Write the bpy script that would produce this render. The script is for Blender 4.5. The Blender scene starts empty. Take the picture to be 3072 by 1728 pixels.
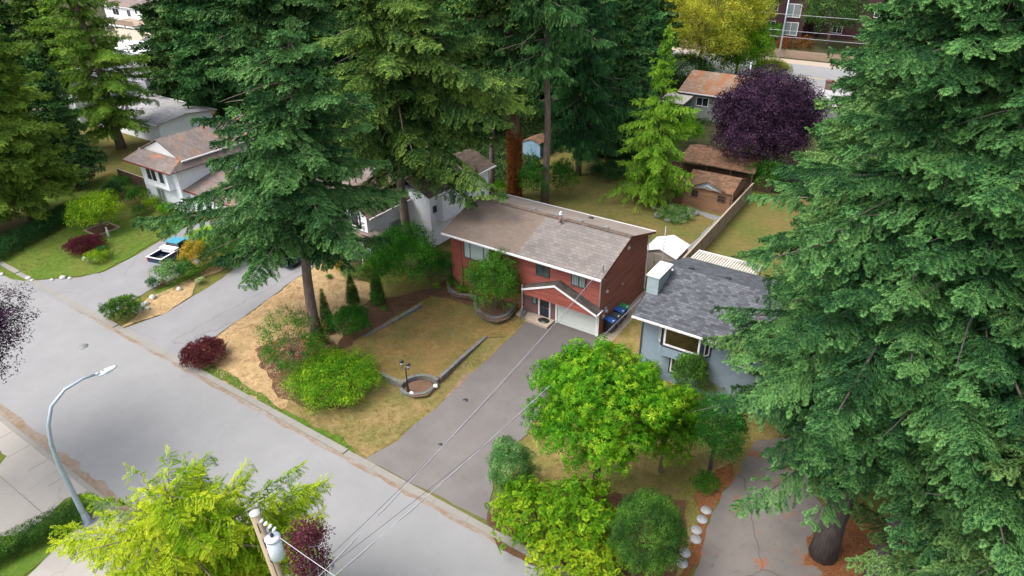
import bpy, math, random
import numpy as np
from mathutils import Vector, Matrix
from mathutils.geometry import tessellate_polygon
R = math.radians
scn = bpy.context.scene
COL = scn.collection
# ------------------------------------------------------------------ camera
FPX, PITCH, ROLL, YAW = 2045.966, 0.526969, -0.0142552, -0.598931
CAM = np.array([19.5438, -40.50999, 30.3886])
_fw = np.array([math.cos(PITCH)*math.sin(YAW), math.cos(PITCH)*math.cos(YAW), -math.sin(PITCH)])
_rt = np.array([math.cos(YAW), -math.sin(YAW), 0.0]); _up = np.cross(_rt, _fw)
_r = _rt*math.cos(ROLL)+_up*math.sin(ROLL); _u = -_rt*math.sin(ROLL)+_up*math.cos(ROLL)
cd = bpy.data.cameras.new('camera'); cam = bpy.data.objects.new('camera', cd); COL.objects.link(cam)
cam.matrix_world = Matrix(((_r[0], _u[0], -_fw[0], CAM[0]), (_r[1], _u[1], -_fw[1], CAM[1]), (_r[2], _u[2], -_fw[2], CAM[2]), (0, 0, 0, 1)))
cd.sensor_width = 36; cd.lens = FPX/3072*36; cd.clip_start = .5; cd.clip_end = 3000
scn.camera = cam
scn.render.resolution_x = 1024; scn.render.resolution_y = 576
# ------------------------------------------------------------------ light: bright overcast
SUN_EL, SUN_AZ = R(58), R(215)      # azimuth clockwise from +Y
w = bpy.data.worlds.new('World'); scn.world = w; w.use_nodes = True
nt = w.node_tree; bg = nt.nodes['Background']
sky = nt.nodes.new('ShaderNodeTexSky'); sky.sky_type = 'NISHITA'; sky.sun_disc = False
sky.sun_elevation = SUN_EL; sky.sun_rotation = SUN_AZ; sky.dust_density = 3.0; sky.ozone_density = .6; sky.air_density = 1.0
hs_ = nt.nodes.new('ShaderNodeHueSaturation'); hs_.inputs['Saturation'].default_value = .42; nt.links.new(sky.outputs[0], hs_.inputs['Color']); nt.links.new(hs_.outputs[0], bg.inputs[0]); bg.inputs[1].default_value = .15
sl = bpy.data.lights.new('sun', 'SUN'); sl.energy = 1.25; sl.angle = R(38); sl.color = (1, .96, .90)
so = bpy.data.objects.new('sun', sl); COL.objects.link(so)
sd = Vector((math.sin(SUN_AZ)*math.cos(SUN_EL), math.cos(SUN_AZ)*math.cos(SUN_EL), math.sin(SUN_EL)))
so.rotation_euler = sd.to_track_quat('Z', 'Y').to_euler(); so.location = (0, 0, 80)
scn.view_settings.view_transform = 'Standard'; scn.view_settings.look = 'None'
scn.view_settings.exposure = 1.32; scn.view_settings.gamma = 1
scn.render.engine = 'CYCLES'
scn.cycles.max_bounces = 6; scn.cycles.diffuse_bounces = 3; scn.cycles.glossy_bounces = 2; scn.cycles.transmission_bounces = 3; scn.cycles.transparent_max_bounces = 4
# ------------------------------------------------------------------ survey helpers: read a point off the photo (2576 px wide), get its place in the world
S = 3072/2576
def ray(x, y): return _fw+(x*S-1536)/FPX*_r-(y*S-864)/FPX*_u
def G(x, y, z=0.0):
    d = ray(x, y); return CAM+(z-CAM[2])/d[2]*d
def PL(x, y, ax, val):
    d = ray(x, y); return CAM+(val-CAM[ax])/d[ax]*d
def GD(x, y, dep): return CAM+dep*ray(x, y)
def proj(P):
    d = np.array(P)-CAM; z = d@_fw
    return (1536+FPX*(d@_r)/z)/S, (864-FPX*(d@_u)/z)/S
def depth(P): return float((np.array(P)-CAM)@_fw)
def up_to(base, y):
    """height above the ground at which the vertical through base meets picture row y"""
    lo, hi = 0.0, 60.0
    for _ in range(50):
        m = (lo+hi)/2
        if depth((base[0], base[1], m)) < 1 or proj((base[0], base[1], m))[1] < y: hi = m
        else: lo = m
    return lo
def mpp(P): return depth(P)/(FPX/S)
def bbox(x0, y0, x1, y1, base=None):
    """ellipsoid (centre, radius, half height) that fills a rectangle of the photo, standing on the ground or above base"""
    cx, cy = (x0+x1)/2, (y0+y1)/2
    h = 1.0; c = None
    for _ in range(12):
        if base is None: c = G(cx, cy, h)
        else: c = np.array([base[0], base[1], up_to(base, cy)])
        s = mpp(c); r = (x1-x0)/2*s; hv = (y1-y0)/2*s
        d = c-CAM; d = d/np.linalg.norm(d); th = -math.asin(d[2])
        q = hv*hv-(r*math.sin(th))**2
        hh = math.sqrt(q)/math.cos(th) if q > (.3*r)**2 else .3*r
        if base is None: h = .5*h+.5*hh
        else: h = hh
    return c, r, h
# ------------------------------------------------------------------ objects
def tag(o, label=None, cat=None, group=None, kind=None):
    if label: o['label'] = label
    if cat: o['category'] = cat
    if group: o['group'] = group
    if kind: o['kind'] = kind
    return o
def thing(name, label, cat, loc=(0, 0, 0), rz=0, group=None):
    o = bpy.data.objects.new(name, None); COL.objects.link(o); o.empty_display_size = .3
    o.location = tuple(float(v) for v in loc); o.rotation_euler = (0, 0, rz)
    return tag(o, label, cat, group)
class MB:
    def __init__(s, o=(0, 0, 0)):
        s.v = []; s.f = []; s.o = np.array([float(a) for a in o]); s.sm = []
    def add(s, vs, fs, smooth=False):
        n = len(s.v); s.v += [tuple(float(c) for c in p) for p in vs]
        s.f += [tuple(i+n for i in q) for q in fs]; s.sm += [smooth]*len(fs)
    def box(s, a, b):
        (x0, y0, z0), (x1, y1, z1) = a, b
        s.add([(x0, y0, z0), (x1, y0, z0), (x1, y1, z0), (x0, y1, z0), (x0, y0, z1), (x1, y0, z1), (x1, y1, z1), (x0, y1, z1)],
              [(0, 3, 2, 1), (4, 5, 6, 7), (0, 1, 5, 4), (1, 2, 6, 5), (2, 3, 7, 6), (3, 0, 4, 7)])
    def obox(s, c, ux, uy, hx, hy, z0, z1):
        """box with horizontal axes ux, uy"""
        c = np.array(c[:2]); ux = np.array(ux)/np.linalg.norm(ux); uy = np.array(uy)/np.linalg.norm(uy)
        q = [c-ux*hx-uy*hy, c+ux*hx-uy*hy, c+ux*hx+uy*hy, c-ux*hx+uy*hy]
        s.prism(q, z0, z1)
    def prism(s, poly, z0, z1):
        n = len(poly)
        z0s = z0 if hasattr(z0, '__len__') else [z0]*n; z1s = z1 if hasattr(z1, '__len__') else [z1]*n
        vs = [(p[0], p[1], z) for p, z in zip(poly, z0s)]+[(p[0], p[1], z) for p, z in zip(poly, z1s)]
        fs = [tuple(reversed(range(n))), tuple(range(n, 2*n))]+[(i, (i+1) % n, n+(i+1) % n, n+i) for i in range(n)]
        s.add(vs, fs)
    def quad(s, *p): s.add(p, [tuple(range(len(p)))])
    def slab(s, pts, th):
        n = len(pts); lo = [(p[0], p[1], p[2]-th) for p in pts]
        s.add(list(pts)+lo, [tuple(range(n)), tuple(reversed(range(n, 2*n)))]+[(i, n+i, n+(i+1) % n, (i+1) % n) for i in range(n)])
    def tube(s, pts, rad, n=8, cap=True, smooth=True):
        pts = [np.array(p, float) for p in pts]; m = len(pts)
        rad = rad if hasattr(rad, '__len__') else [rad]*m
        vs = []; prev = None
        for i, p in enumerate(pts):
            t = pts[min(i+1, m-1)]-pts[max(i-1, 0)]; t = t/(np.linalg.norm(t)+1e-9)
            a = prev if prev is not None else (np.array([1., 0, 0]) if abs(t[0]) < .9 else np.array([0, 1., 0]))
            a = a-t*(a@t); a = a/(np.linalg.norm(a)+1e-9); prev = a; b = np.cross(t, a)
            for k in range(n):
                g = 2*math.pi*k/n; vs.append(p+rad[i]*(a*math.cos(g)+b*math.sin(g)))
        fs = [(i*n+k, i*n+(k+1) % n, (i+1)*n+(k+1) % n, (i+1)*n+k) for i in range(m-1) for k in range(n)]
        if cap: fs += [tuple(reversed(range(n))), tuple(range((m-1)*n, m*n))]
        s.add(vs, fs, smooth)
    def ell(s, c, rx, ry, rz, nu=12, nv=8, seed=None, amp=0):
        rg = random.Random(seed) if seed is not None else None; vs = []
        for j in range(nv+1):
            ph = math.pi*j/nv
            for i in range(nu):
                th = 2*math.pi*i/nu; k = 1+(rg.uniform(-amp, amp) if rg else 0)
                vs.append((c[0]+rx*k*math.sin(ph)*math.cos(th), c[1]+ry*k*math.sin(ph)*math.sin(th), c[2]+rz*k*math.cos(ph)))
        fs = [(j*nu+i, (j+1)*nu+i, (j+1)*nu+(i+1) % nu, j*nu+(i+1) % nu) for j in range(nv) for i in range(nu)]
        s.add(vs, fs, amp < .1)
    def build(s, name, mat, parent=None, origin=None):
        me = bpy.data.meshes.new(name)
        o = np.array(origin, float) if origin is not None else s.o
        me.from_pydata([(v[0]-o[0], v[1]-o[1], v[2]-o[2]) for v in s.v], [], s.f)
        me.polygons.foreach_set('use_smooth', s.sm); me.update()
        me.materials.append(mat)
        ob = bpy.data.objects.new(name, me); COL.objects.link(ob)
        if parent is not None: ob.parent = parent
        elif origin is not None or s.o.any(): ob.location = tuple(o)
        return ob
def copy_tree(o, loc, rz=0, sc=1, label=None, parent=None):
    c = o.copy(); COL.objects.link(c)
    if parent is None:
        c.location = tuple(float(v) for v in loc); c.rotation_euler = (0, 0, rz); c.scale = (sc, sc, sc) if not hasattr(sc, '__len__') else sc
    else: c.parent = parent
    if label: c['label'] = label
    for ch in o.children: copy_tree(ch, None, parent=c)
    return c
# ------------------------------------------------------------------ materials
def nodes(name):
    m = bpy.data.materials.new(name); m.use_nodes = True; t = m.node_tree
    return m, t, t.nodes['Principled BSDF']
def N(t, kind, **kw):
    n = t.nodes.new(kind)
    for k, v in kw.items():
        if k in n.inputs: n.inputs[k].default_value = v
        else: setattr(n, k, v)
    return n
def vec(t, scale=(1, 1, 1), rot=(0, 0, 0), coord='Object', loc=(0, 0, 0)):
    tc = N(t, 'ShaderNodeTexCoord'); mp = N(t, 'ShaderNodeMapping')
    mp.inputs['Scale'].default_value = scale; mp.inputs['Rotation'].default_value = rot; mp.inputs['Location'].default_value = loc
    t.links.new(tc.outputs[coord], mp.inputs[0]); return mp.outputs[0]
def noise(t, v, scale, detail=4, rough=.6):
    n = N(t, 'ShaderNodeTexNoise', Scale=scale, Detail=detail, Roughness=rough); t.links.new(v, n.inputs['Vector']); return n.outputs[0]
def ramp(t, f, stops):
    r = N(t, 'ShaderNodeValToRGB'); cr = r.color_ramp
    while len(cr.elements) < len(stops): cr.elements.new(.5)
    for e, (p, c) in zip(cr.elements, stops): e.position = p; e.color = (*c, 1) if len(c) == 3 else c
    t.links.new(f, r.inputs[0]); return r.outputs[0]
def mixc(t, f, a, b, mode='MIX'):
    m = N(t, 'ShaderNodeMix', data_type='RGBA', blend_type=mode)
    for s_, v in ((m.inputs[0], f), (m.inputs[6], a), (m.inputs[7], b)):
        if hasattr(v, 'is_output'): t.links.new(v, s_)
        elif isinstance(v, (int, float)): s_.default_value = v
        else: s_.default_value = (*v, 1)
    return m.outputs[2]
def bump(t, b, h, strength=.3, dist=.02):
    n = N(t, 'ShaderNodeBump', Strength=strength, Distance=dist); t.links.new(h, n.inputs['Height']); t.links.new(n.outputs[0], b.inputs['Normal'])
def g3(v): return (v, v, v)
def mat(name, c, rough=.6, metal=0, var=.25, scale=3, spec=.5, bmp=0, stretch=(1, 1, 1)):
    m, t, b = nodes(name); v = vec(t, stretch); f = noise(t, v, scale)
    lo = tuple(x*(1-var) for x in c); hi = tuple(min(1, x*(1+var)) for x in c)
    t.links.new(ramp(t, f, [(.3, lo), (.7, hi)]), b.inputs['Base Color'])
    b.inputs['Roughness'].default_value = rough; b.inputs['Metallic'].default_value = metal; b.inputs['Specular IOR Level'].default_value = spec
    if bmp: bump(t, b, f, bmp)
    return m
def ground_mat(name, cols, big=.25, fine=9, b_=.6, stops=None, extra=None):
    """cols: three colours mixed by large and small noise"""
    m, t, b = nodes(name); v = vec(t)
    n1 = noise(t, v, big, 5, .6); n2 = noise(t, v, fine, 6, .75); n3 = noise(t, v, fine*.25, 3, .6)
    a = mixc(t, ramp(t, n1, [(.38, g3(0)), (.62, g3(1))]), cols[0], cols[1])
    a = mixc(t, ramp(t, n2, [(.50, g3(0)), (.72, g3(1))]), a, cols[2])
    a = mixc(t, ramp(t, n3, [(.25, g3(.62)), (.75, g3(1.25))]), g3(0), a, 'MULTIPLY') if False else mixc(t, 1.0, a, ramp(t, n3, [(.25, g3(.68)), (.75, g3(1.0))]), 'MULTIPLY')
    if extra: a = extra(t, v, a)
    t.links.new(a, b.inputs['Base Color']); b.inputs['Roughness'].default_value = .95; b.inputs['Specular IOR Level'].default_value = .15
    bump(t, b, n2, b_, .08)
    return m
def paving(name, c, var=.12, crack=.5, stain=(.10, .08, .06), stainamt=.35, streak=True, needle=None, grad=None):
    m, t, b = nodes(name); v = vec(t)
    n1 = noise(t, v, .35, 5, .6); n2 = noise(t, v, 22, 3, .8); n3 = noise(t, v, 2.2, 5, .65)
    a = mixc(t, ramp(t, n1, [(.3, g3(0)), (.7, g3(1))]), tuple(x*(1-var) for x in c), tuple(x*(1+var) for x in c))
    a = mixc(t, ramp(t, n2, [(.35, g3(0)), (.75, g3(.5))]), a, tuple(x*.72 for x in c))
    s = ramp(t, n3, [(.58, g3(0)), (.78, g3(stainamt))]); a = mixc(t, s, a, stain)
    if grad:
        sy = N(t, 'ShaderNodeSeparateXYZ'); t.links.new(v, sy.inputs[0]); mr = N(t, 'ShaderNodeMapRange'); mr.inputs[1].default_value = grad[0]; mr.inputs[2].default_value = grad[1]
        ad = N(t, 'ShaderNodeMath', operation='MULTIPLY_ADD'); t.links.new(n3, ad.inputs[0]); ad.inputs[1].default_value = 5; t.links.new(sy.outputs[1], ad.inputs[2]); t.links.new(ad.outputs[0], mr.inputs[0]); a = mixc(t, mr.outputs[0], a, grad[2], 'MIX')
    if crack:
        vo = N(t, 'ShaderNodeTexVoronoi', feature='DISTANCE_TO_EDGE', Scale=.22)
        wv = N(t, 'ShaderNodeMix', data_type='VECTOR'); nn = N(t, 'ShaderNodeTexNoise', Scale=1.1, Detail=4); t.links.new(v, nn.inputs['Vector'])
        wv.inputs[0].default_value = .35; t.links.new(v, wv.inputs[4]); t.links.new(nn.outputs[1], wv.inputs[5]); t.links.new(wv.outputs[1], vo.inputs['Vector'])
        cr = ramp(t, vo.outputs[0], [(0, g3(crack)), (.006, g3(0))]); a = mixc(t, cr, a, tuple(x*.4 for x in c))
    if needle:
        n5 = noise(t, v, .6, 6, .7); a = mixc(t, ramp(t, n5, [(.56, g3(0)), (.66, g3(.8))]), a, needle)
    t.links.new(a, b.inputs['Base Color']); b.inputs['Roughness'].default_value = .9; b.inputs['Specular IOR Level'].default_value = .25
    bump(t, b, n2, .25, .01)
    return m
def shingle(name, c, row=.17, wid=.34, var=.22, stain=None, axis='x', seam=None, seamcol=None, mort=.55):
    """courses run along axis; the other horizontal axis climbs the slope"""
    m, t, b = nodes(name); v = vec(t, (1, 1, 1), (0, 0, 0 if axis == 'x' else R(90)))
    br = N(t, 'ShaderNodeTexBrick', Scale=1.0); br.inputs['Brick Width'].default_value = wid; br.inputs['Row Height'].default_value = row
    br.inputs['Mortar Size'].default_value = .018; br.inputs['Mortar Smooth'].default_value = .6; br.offset = .5
    br.inputs['Color1'].default_value = (*[x*(1-var) for x in c], 1); br.inputs['Color2'].default_value = (*[x*(1+var) for x in c], 1)
    br.inputs['Mortar'].default_value = (*[x*mort for x in c], 1); t.links.new(v, br.inputs['Vector'])
    n1 = noise(t, v, .5, 4); a = mixc(t, 1.0, br.outputs[0], ramp(t, n1, [(.3, g3(.78)), (.7, g3(1.0))]), 'MULTIPLY')
    if seam is not None:
        sx = N(t, 'ShaderNodeSeparateXYZ'); t.links.new(v, sx.inputs[0])
        def mth(op, a_, b_=0.0, clamp=False):
            q = N(t, 'ShaderNodeMath', operation=op, use_clamp=clamp)
            for i, z in enumerate((a_, b_)):
                if hasattr(z, 'is_output'): t.links.new(z, q.inputs[i])
                else: q.inputs[i].default_value = z
            return q.outputs[0]
        lf = mth('MULTIPLY', mth('SUBTRACT', seam, sx.outputs[0]), 8.0, True)
        a = mixc(t, lf, a, mixc(t, .55, a, seamcol[0]))
        n4 = noise(t, vec(t, (1.6, .6, 1)), 1.3, 5, .7)
        d = mth('ABSOLUTE', mth('ADD', mth('SUBTRACT', sx.outputs[0], seam), .18))
        band = mth('SUBTRACT', 1.0, mth('MULTIPLY', d, 2.6), True)
        st = mth('MULTIPLY', band, ramp(t, n4, [(.52, g3(0)), (.70, g3(1))]), True)
        a = mixc(t, st, a, seamcol[1])
    if stain:
        n4 = noise(t, v, stain[1], 6, .7); a = mixc(t, ramp(t, n4, [(stain[2], g3(0)), (stain[2]+.12, g3(.85))]), a, stain[0])
    t.links.new(a, b.inputs['Base Color']); b.inputs['Roughness'].default_value = .92; b.inputs['Specular IOR Level'].default_value = .2
    bump(t, b, br.outputs[1], .5, .02); t.nodes[-1].invert = True
    return m
def leafmat(name, dark, mid, light, trans=.2, hv=.02, rough=.75, spec=.12):
    m, t, b = nodes(name)
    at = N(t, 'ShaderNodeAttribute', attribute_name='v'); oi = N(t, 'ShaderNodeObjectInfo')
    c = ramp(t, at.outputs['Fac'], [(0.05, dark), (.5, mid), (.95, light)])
    hs = N(t, 'ShaderNodeHueSaturation'); t.links.new(c, hs.inputs['Color'])
    mr = N(t, 'ShaderNodeMapRange'); mr.inputs[3].default_value = .5-hv; mr.inputs[4].default_value = .5+hv
    t.links.new(oi.outputs['Random'], mr.inputs[0]); t.links.new(mr.outputs[0], hs.inputs['Hue'])
    t.links.new(hs.outputs[0], b.inputs['Base Color']); b.inputs['Roughness'].default_value = rough; b.inputs['Specular IOR Level'].default_value = spec
    if trans:
        tr = N(t, 'ShaderNodeBsdfTranslucent'); mx = N(t, 'ShaderNodeMixShader'); mx.inputs[0].default_value = trans
        gm = N(t, 'ShaderNodeHueSaturation', Saturation=1.15, Value=1.5); t.links.new(hs.outputs[0], gm.inputs['Color']); t.links.new(gm.outputs[0], tr.inputs[0])
        t.links.new(b.outputs[0], mx.inputs[1]); t.links.new(tr.outputs[0], mx.inputs[2]); t.links.new(mx.outputs[0], t.nodes['Material Output'].inputs[0])
    return m
def glass(name, c=(.03, .045, .05), rough=.06): 
    m, t, b = nodes(name); v = vec(t); f = noise(t, v, .9, 3)
    t.links.new(ramp(t, f, [(.35, c), (.7, tuple(x*2.2 for x in c))]), b.inputs['Base Color'])
    b.inputs['Roughness'].default_value = rough; b.inputs['Specular IOR Level'].default_value = .9; return m
def striped(name, c1, c2, scale, axis='Z', rough=.6):
    m, t, b = nodes(name); v = vec(t); wv = N(t, 'ShaderNodeTexWave', bands_direction=axis, Scale=scale, Distortion=.0)
    t.links.new(v, wv.inputs[0]); t.links.new(ramp(t, wv.outputs[1], [(.3, c1), (.7, c2)]), b.inputs['Base Color']); b.inputs['Roughness'].default_value = rough; return m
M = {}
M['asphalt'] = paving('light asphalt', (.255, .252, .252), .07, .10, (.17, .16, .15), .30)
M['gutter'] = ground_mat('needle litter', [(.30, .27, .24), (.26, .18, .12), (.27, .17, .10)], .5, 14, .2)
M['kerb'] = paving('kerb concrete', (.25, .235, .21), .1, 0, (.2, .12, .07), .6)
M['drive'] = paving('driveway asphalt', (.165, .150, .142), .16, .15, (.12, .09, .085), .6, grad=(-9, 8, (.085, .072, .068)))
M['drive2'] = paving('grey driveway', (.24, .235, .24), .1, .35, (.2, .15, .12), .35)
M['drive3'] = paving('old driveway', (.185, .165, .152), .20, .8, (.09, .065, .055), .75, needle=(.30, .10, .035))
M['concrete'] = paving('concrete', (.33, .305, .275), .10, .25, (.3, .2, .13), .3)
M['slab'] = mat('concrete slab', (.36, .29, .22), .9, var=.12, scale=4)
M['soil'] = ground_mat('bark mulch', [(.10, .055, .035), (.15, .08, .045), (.20, .11, .06)], .8, 12, .8)
M['litter'] = ground_mat('orange litter', [(.27, .10, .04), (.20, .075, .03), (.42, .25, .13)], .8, 12, .6)
M['planter'] = ground_mat('planter soil', [(.17, .10, .065), (.22, .13, .085), (.13, .085, .05)], .9, 12, .6)
M['forest'] = ground_mat('forest floor', [(.035, .045, .015), (.06, .06, .025), (.10, .075, .04)], .2, 5, .8)
M['straw'] = ground_mat('straw lawn', [(.50, .35, .18), (.53, .38, .20), (.36, .24, .11)], .35, 5.5, 1.0)
M['olive'] = ground_mat('dry lawn', [(.27, .175, .062), (.17, .15, .045), (.32, .22, .09)], .4, 8, .8)
M['front'] = ground_mat('patchy lawn', [(.30, .21, .09), (.18, .165, .05), (.36, .26, .12)], .4, 8, .8)
M['back'] = ground_mat('back lawn', [(.19, .15, .05), (.12, .14, .03), (.23, .175, .07)], .22, 8, .6)
M['side'] = ground_mat('side lawn', [(.36, .25, .10), (.17, .175, .04), (.40, .29, .12)], .3, 7, .8)
M['green'] = ground_mat('green lawn', [(.13, .165, .028), (.085, .17, .016), (.18, .17, .045)], .22, 7, .5)
M['bright'] = ground_mat('bright grass', [(.075, .16, .012), (.10, .18, .02), (.16, .17, .04)], .5, 9, .6)
M['red'] = mat('red stained cedar', (.265, .068, .050), .7, var=.30, scale=1.2, stretch=(.4, .4, 5))
M['redside'] = mat('weathered red cedar', (.25, .082, .058), .75, var=.32, scale=1.0, stretch=(.4, .4, 4))
M['redtrim'] = mat('dark red trim', (.13, .02, .016), .6)
M['white'] = mat('white paint', (.72, .70, .71), .5, var=.06)
M['cream'] = mat('cream garage panel', (.56, .59, .55), .5, var=.05)
M['wsiding'] = mat('white siding', (.78, .80, .83), .6, var=.07)
M['bluegrey'] = mat('blue grey siding', (.20, .26, .31), .6, var=.10)
M['navy'] = mat('navy trim', (.02, .025, .05), .5)
M['black'] = mat('black metal', (.02, .02, .022), .4, var=.1)
M['dgrey'] = mat('dark grey frame', (.05, .055, .06), .5)
M['metal'] = mat('galvanised metal', (.45, .50, .55), .4, .6, var=.1)
M['lampmetal'] = mat('grey lamp metal', (.36, .43, .50), .45, .3, var=.08)
M['glass'] = glass('window glass'); M['glassd'] = glass('dark glass', (.012, .014, .018), .04); M['glassw'] = glass('warm glass', (.016, .011, .005), .04)
M['blind'] = striped('closed blinds', (.25, .31, .30), (.42, .48, .47), 6)
M['curtain'] = striped('curtains', (.10, .13, .13), (.28, .32, .33), 2.2, 'X')
M['wood'] = mat('weathered fence wood', (.30, .22, .16), .85, var=.28, scale=2, stretch=(.3, .3, 6))
M['bwood'] = mat('brown fence wood', (.11, .06, .04), .85, var=.3, scale=2, stretch=(4, 4, .3))
M['log'] = mat('log cabin wood', (.20, .105, .055), .8, var=.35, scale=2, stretch=(.3, .3, 5))
M['pole'] = mat('utility pole wood', (.34, .26, .18), .85, var=.3, scale=1.2, stretch=(3, 3, .25))
M['bark'] = mat('grey brown bark', (.155, .115, .095), .95, var=.45, scale=3, stretch=(2.5, 2.5, .5), bmp=.9)
M['barkd'] = mat('dark bark', (.07, .055, .05), .95, var=.45, scale=3, stretch=(2.5, 2.5, .5), bmp=.9)
M['barkr'] = mat('reddish cedar bark', (.15, .085, .06), .95, var=.45, scale=3, stretch=(2.5, 2.5, .35), bmp=.9)
M['block'] = None
m, t, b = nodes('concrete blocks'); v = vec(t); n_ = noise(t, v, 3, 5)
vo = N(t, 'ShaderNodeTexVoronoi', Scale=2.2); t.links.new(v, vo.inputs[0])
t.links.new(mixc(t, .5, ramp(t, n_, [(.3, (.11, .105, .10)), (.7, (.24, .225, .20))]), mixc(t, .6, (.17, .16, .15), vo.outputs[1], 'MULTIPLY')), b.inputs['Base Color']); b.inputs['Roughness'].default_value = .95; M['block'] = m
M['rock'] = mat('pale rock', (.42, .41, .38), .85, var=.25, scale=6)
M['drock'] = mat('grey rock', (.2, .2, .2), .85, var=.3, scale=5)
M['gravel'] = ground_mat('gravel', [(.32, .31, .31), (.22, .21, .22), (.5, .48, .47)], 1, 14, 1)
M['wire'] = mat('pale wire', (.48, .46, .52), .5, var=.05)
M['dwire'] = mat('dark wire', (.08, .08, .10), .5, var=.05)
m, t, b = nodes('red brick'); v = vec(t, (1, 1, 1), (R(90), 0, 0)); br = N(t, 'ShaderNodeTexBrick', Scale=1.0)
br.inputs['Brick Width'].default_value = .24; br.inputs['Row Height'].default_value = .085; br.inputs['Mortar Size'].default_value = .008
br.inputs['Color1'].default_value = (.19, .06, .05, 1); br.inputs['Color2'].default_value = (.09, .045, .045, 1); br.inputs['Mortar'].default_value = (.25, .2, .19, 1)
t.links.new(v, br.inputs[0]); t.links.new(br.outputs[0], b.inputs['Base Color']); b.inputs['Roughness'].default_value = .9; M['brick'] = m
M['roof'] = shingle('brown grey shingles', (.215, .19, .176), .30, .5, .14, seam=.02, seamcol=[(.17, .115, .08), (.32, .09, .04)])
M['roofback'] = shingle('sandy roofing', (.30, .25, .215), 2, 4, .04, mort=.95, stain=((.25, .12, .06), .4, .62))
M['roofdark'] = shingle('charcoal shingles', (.105, .11, .125), .20, .34, .38, mort=.55)
M['roofdark2'] = shingle('charcoal porch shingles', (.075, .065, .06), .2, .5, .3)
M['roofbr'] = shingle('brown shingles', (.17, .125, .10), .25, .5, .25, axis='y')
M['roofmoss'] = shingle('mossy shingles', (.28, .20, .15), .3, .5, .2, stain=((.27, .115, .05), .7, .45))
M['roofpale'] = shingle('pale grey shingles', (.36, .35, .36), .35, .8, .15)
M['roofneedle'] = shingle('needle covered shingles', (.21, .17, .155), .28, .6, .15, stain=((.36, .15, .07), .7, .55))
M['roofcedar'] = shingle('cedar shakes', (.20, .115, .072), .28, .35, .3, stain=((.28, .11, .045), .8, .56))
M['lid_blue'] = mat('blue plastic', (.03, .11, .36), .35, var=.08); M['lid_green'] = mat('green plastic', (.03, .25, .09), .35, var=.08)
M['bin'] = mat('black plastic', (.018, .024, .034), .4, var=.1); M['bin_lid'] = mat('faded black plastic', (.06, .06, .065), .4, var=.1)
M['tblue'] = mat('dark blue car paint', (.012, .03, .075), .25, .2, var=.05); M['teal'] = mat('turquoise car paint', (.06, .30, .42), .3, .2, var=.05)
M['tyre'] = mat('tyre rubber', (.015, .015, .015), .8); M['taillight'] = mat('red lamp', (.4, .02, .015), .3)
M['blueshed'] = mat('light blue siding', (.20, .32, .42), .6, var=.1); M['beige'] = mat('beige metal siding', (.36, .31, .27), .6, var=.05)
M['greysiding'] = mat('grey green siding', (.20, .225, .20), .7, var=.1)
M['maroon'] = mat('maroon cladding', (.05, .015, .02), .7, var=.15); M['umbrella'] = mat('cream canvas', (.46, .42, .36), .8, var=.06)
# foliage
LM = {}
LM['fir'] = leafmat('fir needles', (.008, .030, .009), (.027, .084, .024), (.17, .31, .09), .15)
LM['olive'] = leafmat('olive fir needles', (.009, .032, .008), (.031, .098, .024), (.21, .37, .07), .16)
LM['cedar'] = leafmat('cedar foliage', (.009, .034, .011), (.028, .094, .028), (.13, .29, .08), .16)
LM['hedge'] = leafmat('dark hedge leaves', (.008, .03, .008), (.025, .08, .018), (.07, .17, .04), .15)
LM['spruce'] = leafmat('light spruce needles', (.015, .055, .006), (.085, .22, .016), (.30, .48, .045), .2)
LM['deodar'] = leafmat('yellow green needles', (.012, .045, .006), (.065, .155, .02), (.25, .40, .06), .18)
LM['golden'] = leafmat('golden needles', (.03, .10, .003), (.18, .33, .008), (.64, .66, .05), .3)
LM['lime'] = leafmat('lime leaves', (.02, .085, .004), (.11, .27, .010), (.46, .56, .03), .35)
LM['green'] = leafmat('green leaves', (.008, .045, .006), (.045, .17, .016), (.19, .39, .045), .28)
LM['deep'] = leafmat('deep green leaves', (.005, .028, .003), (.024, .11, .008), (.15, .36, .03), .2, spec=.3)
LM['varieg'] = leafmat('variegated leaves', (.02, .07, .015), (.09, .20, .045), (.48, .58, .26), .2)
LM['purple'] = leafmat('purple leaves', (.007, .004, .009), (.032, .013, .034), (.15, .075, .14), .12)
LM['maroon'] = leafmat('maroon leaves', (.035, .010, .016), (.105, .022, .036), (.22, .06, .08), .15)
LM['yellow'] = leafmat('yellow green leaves', (.05, .08, .008), (.22, .26, .025), (.68, .55, .08), .3)
LM['rust'] = leafmat('dead rusty twigs', (.10, .03, .01), (.24, .08, .025), (.40, .16, .06), .1)
LM['orange'] = leafmat('orange flowers', (.5, .10, .02), (.7, .16, .02), (.8, .3, .05), .1)
LM['autumn'] = leafmat('yellowing leaves', (.06, .07, .01), (.26, .20, .02), (.52, .28, .04), .25)
LM['gstraw'] = leafmat('straw blades', (.24, .15, .06), (.50, .35, .18), (.70, .54, .33), .1)
LM['golive'] = leafmat('dry grass blades', (.07, .085, .018), (.25, .18, .06), (.46, .34, .16), .1)
LM['ggreen'] = leafmat('green grass blades', (.03, .07, .008), (.09, .14, .018), (.22, .24, .05), .1)
LM['litterbits'] = leafmat('fallen leaves', (.10, .045, .02), (.28, .13, .05), (.50, .32, .16), .05)
LM['under'] = leafmat('undergrowth leaves', (.006, .022, .006), (.025, .065, .015), (.09, .14, .03), .15)
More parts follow.
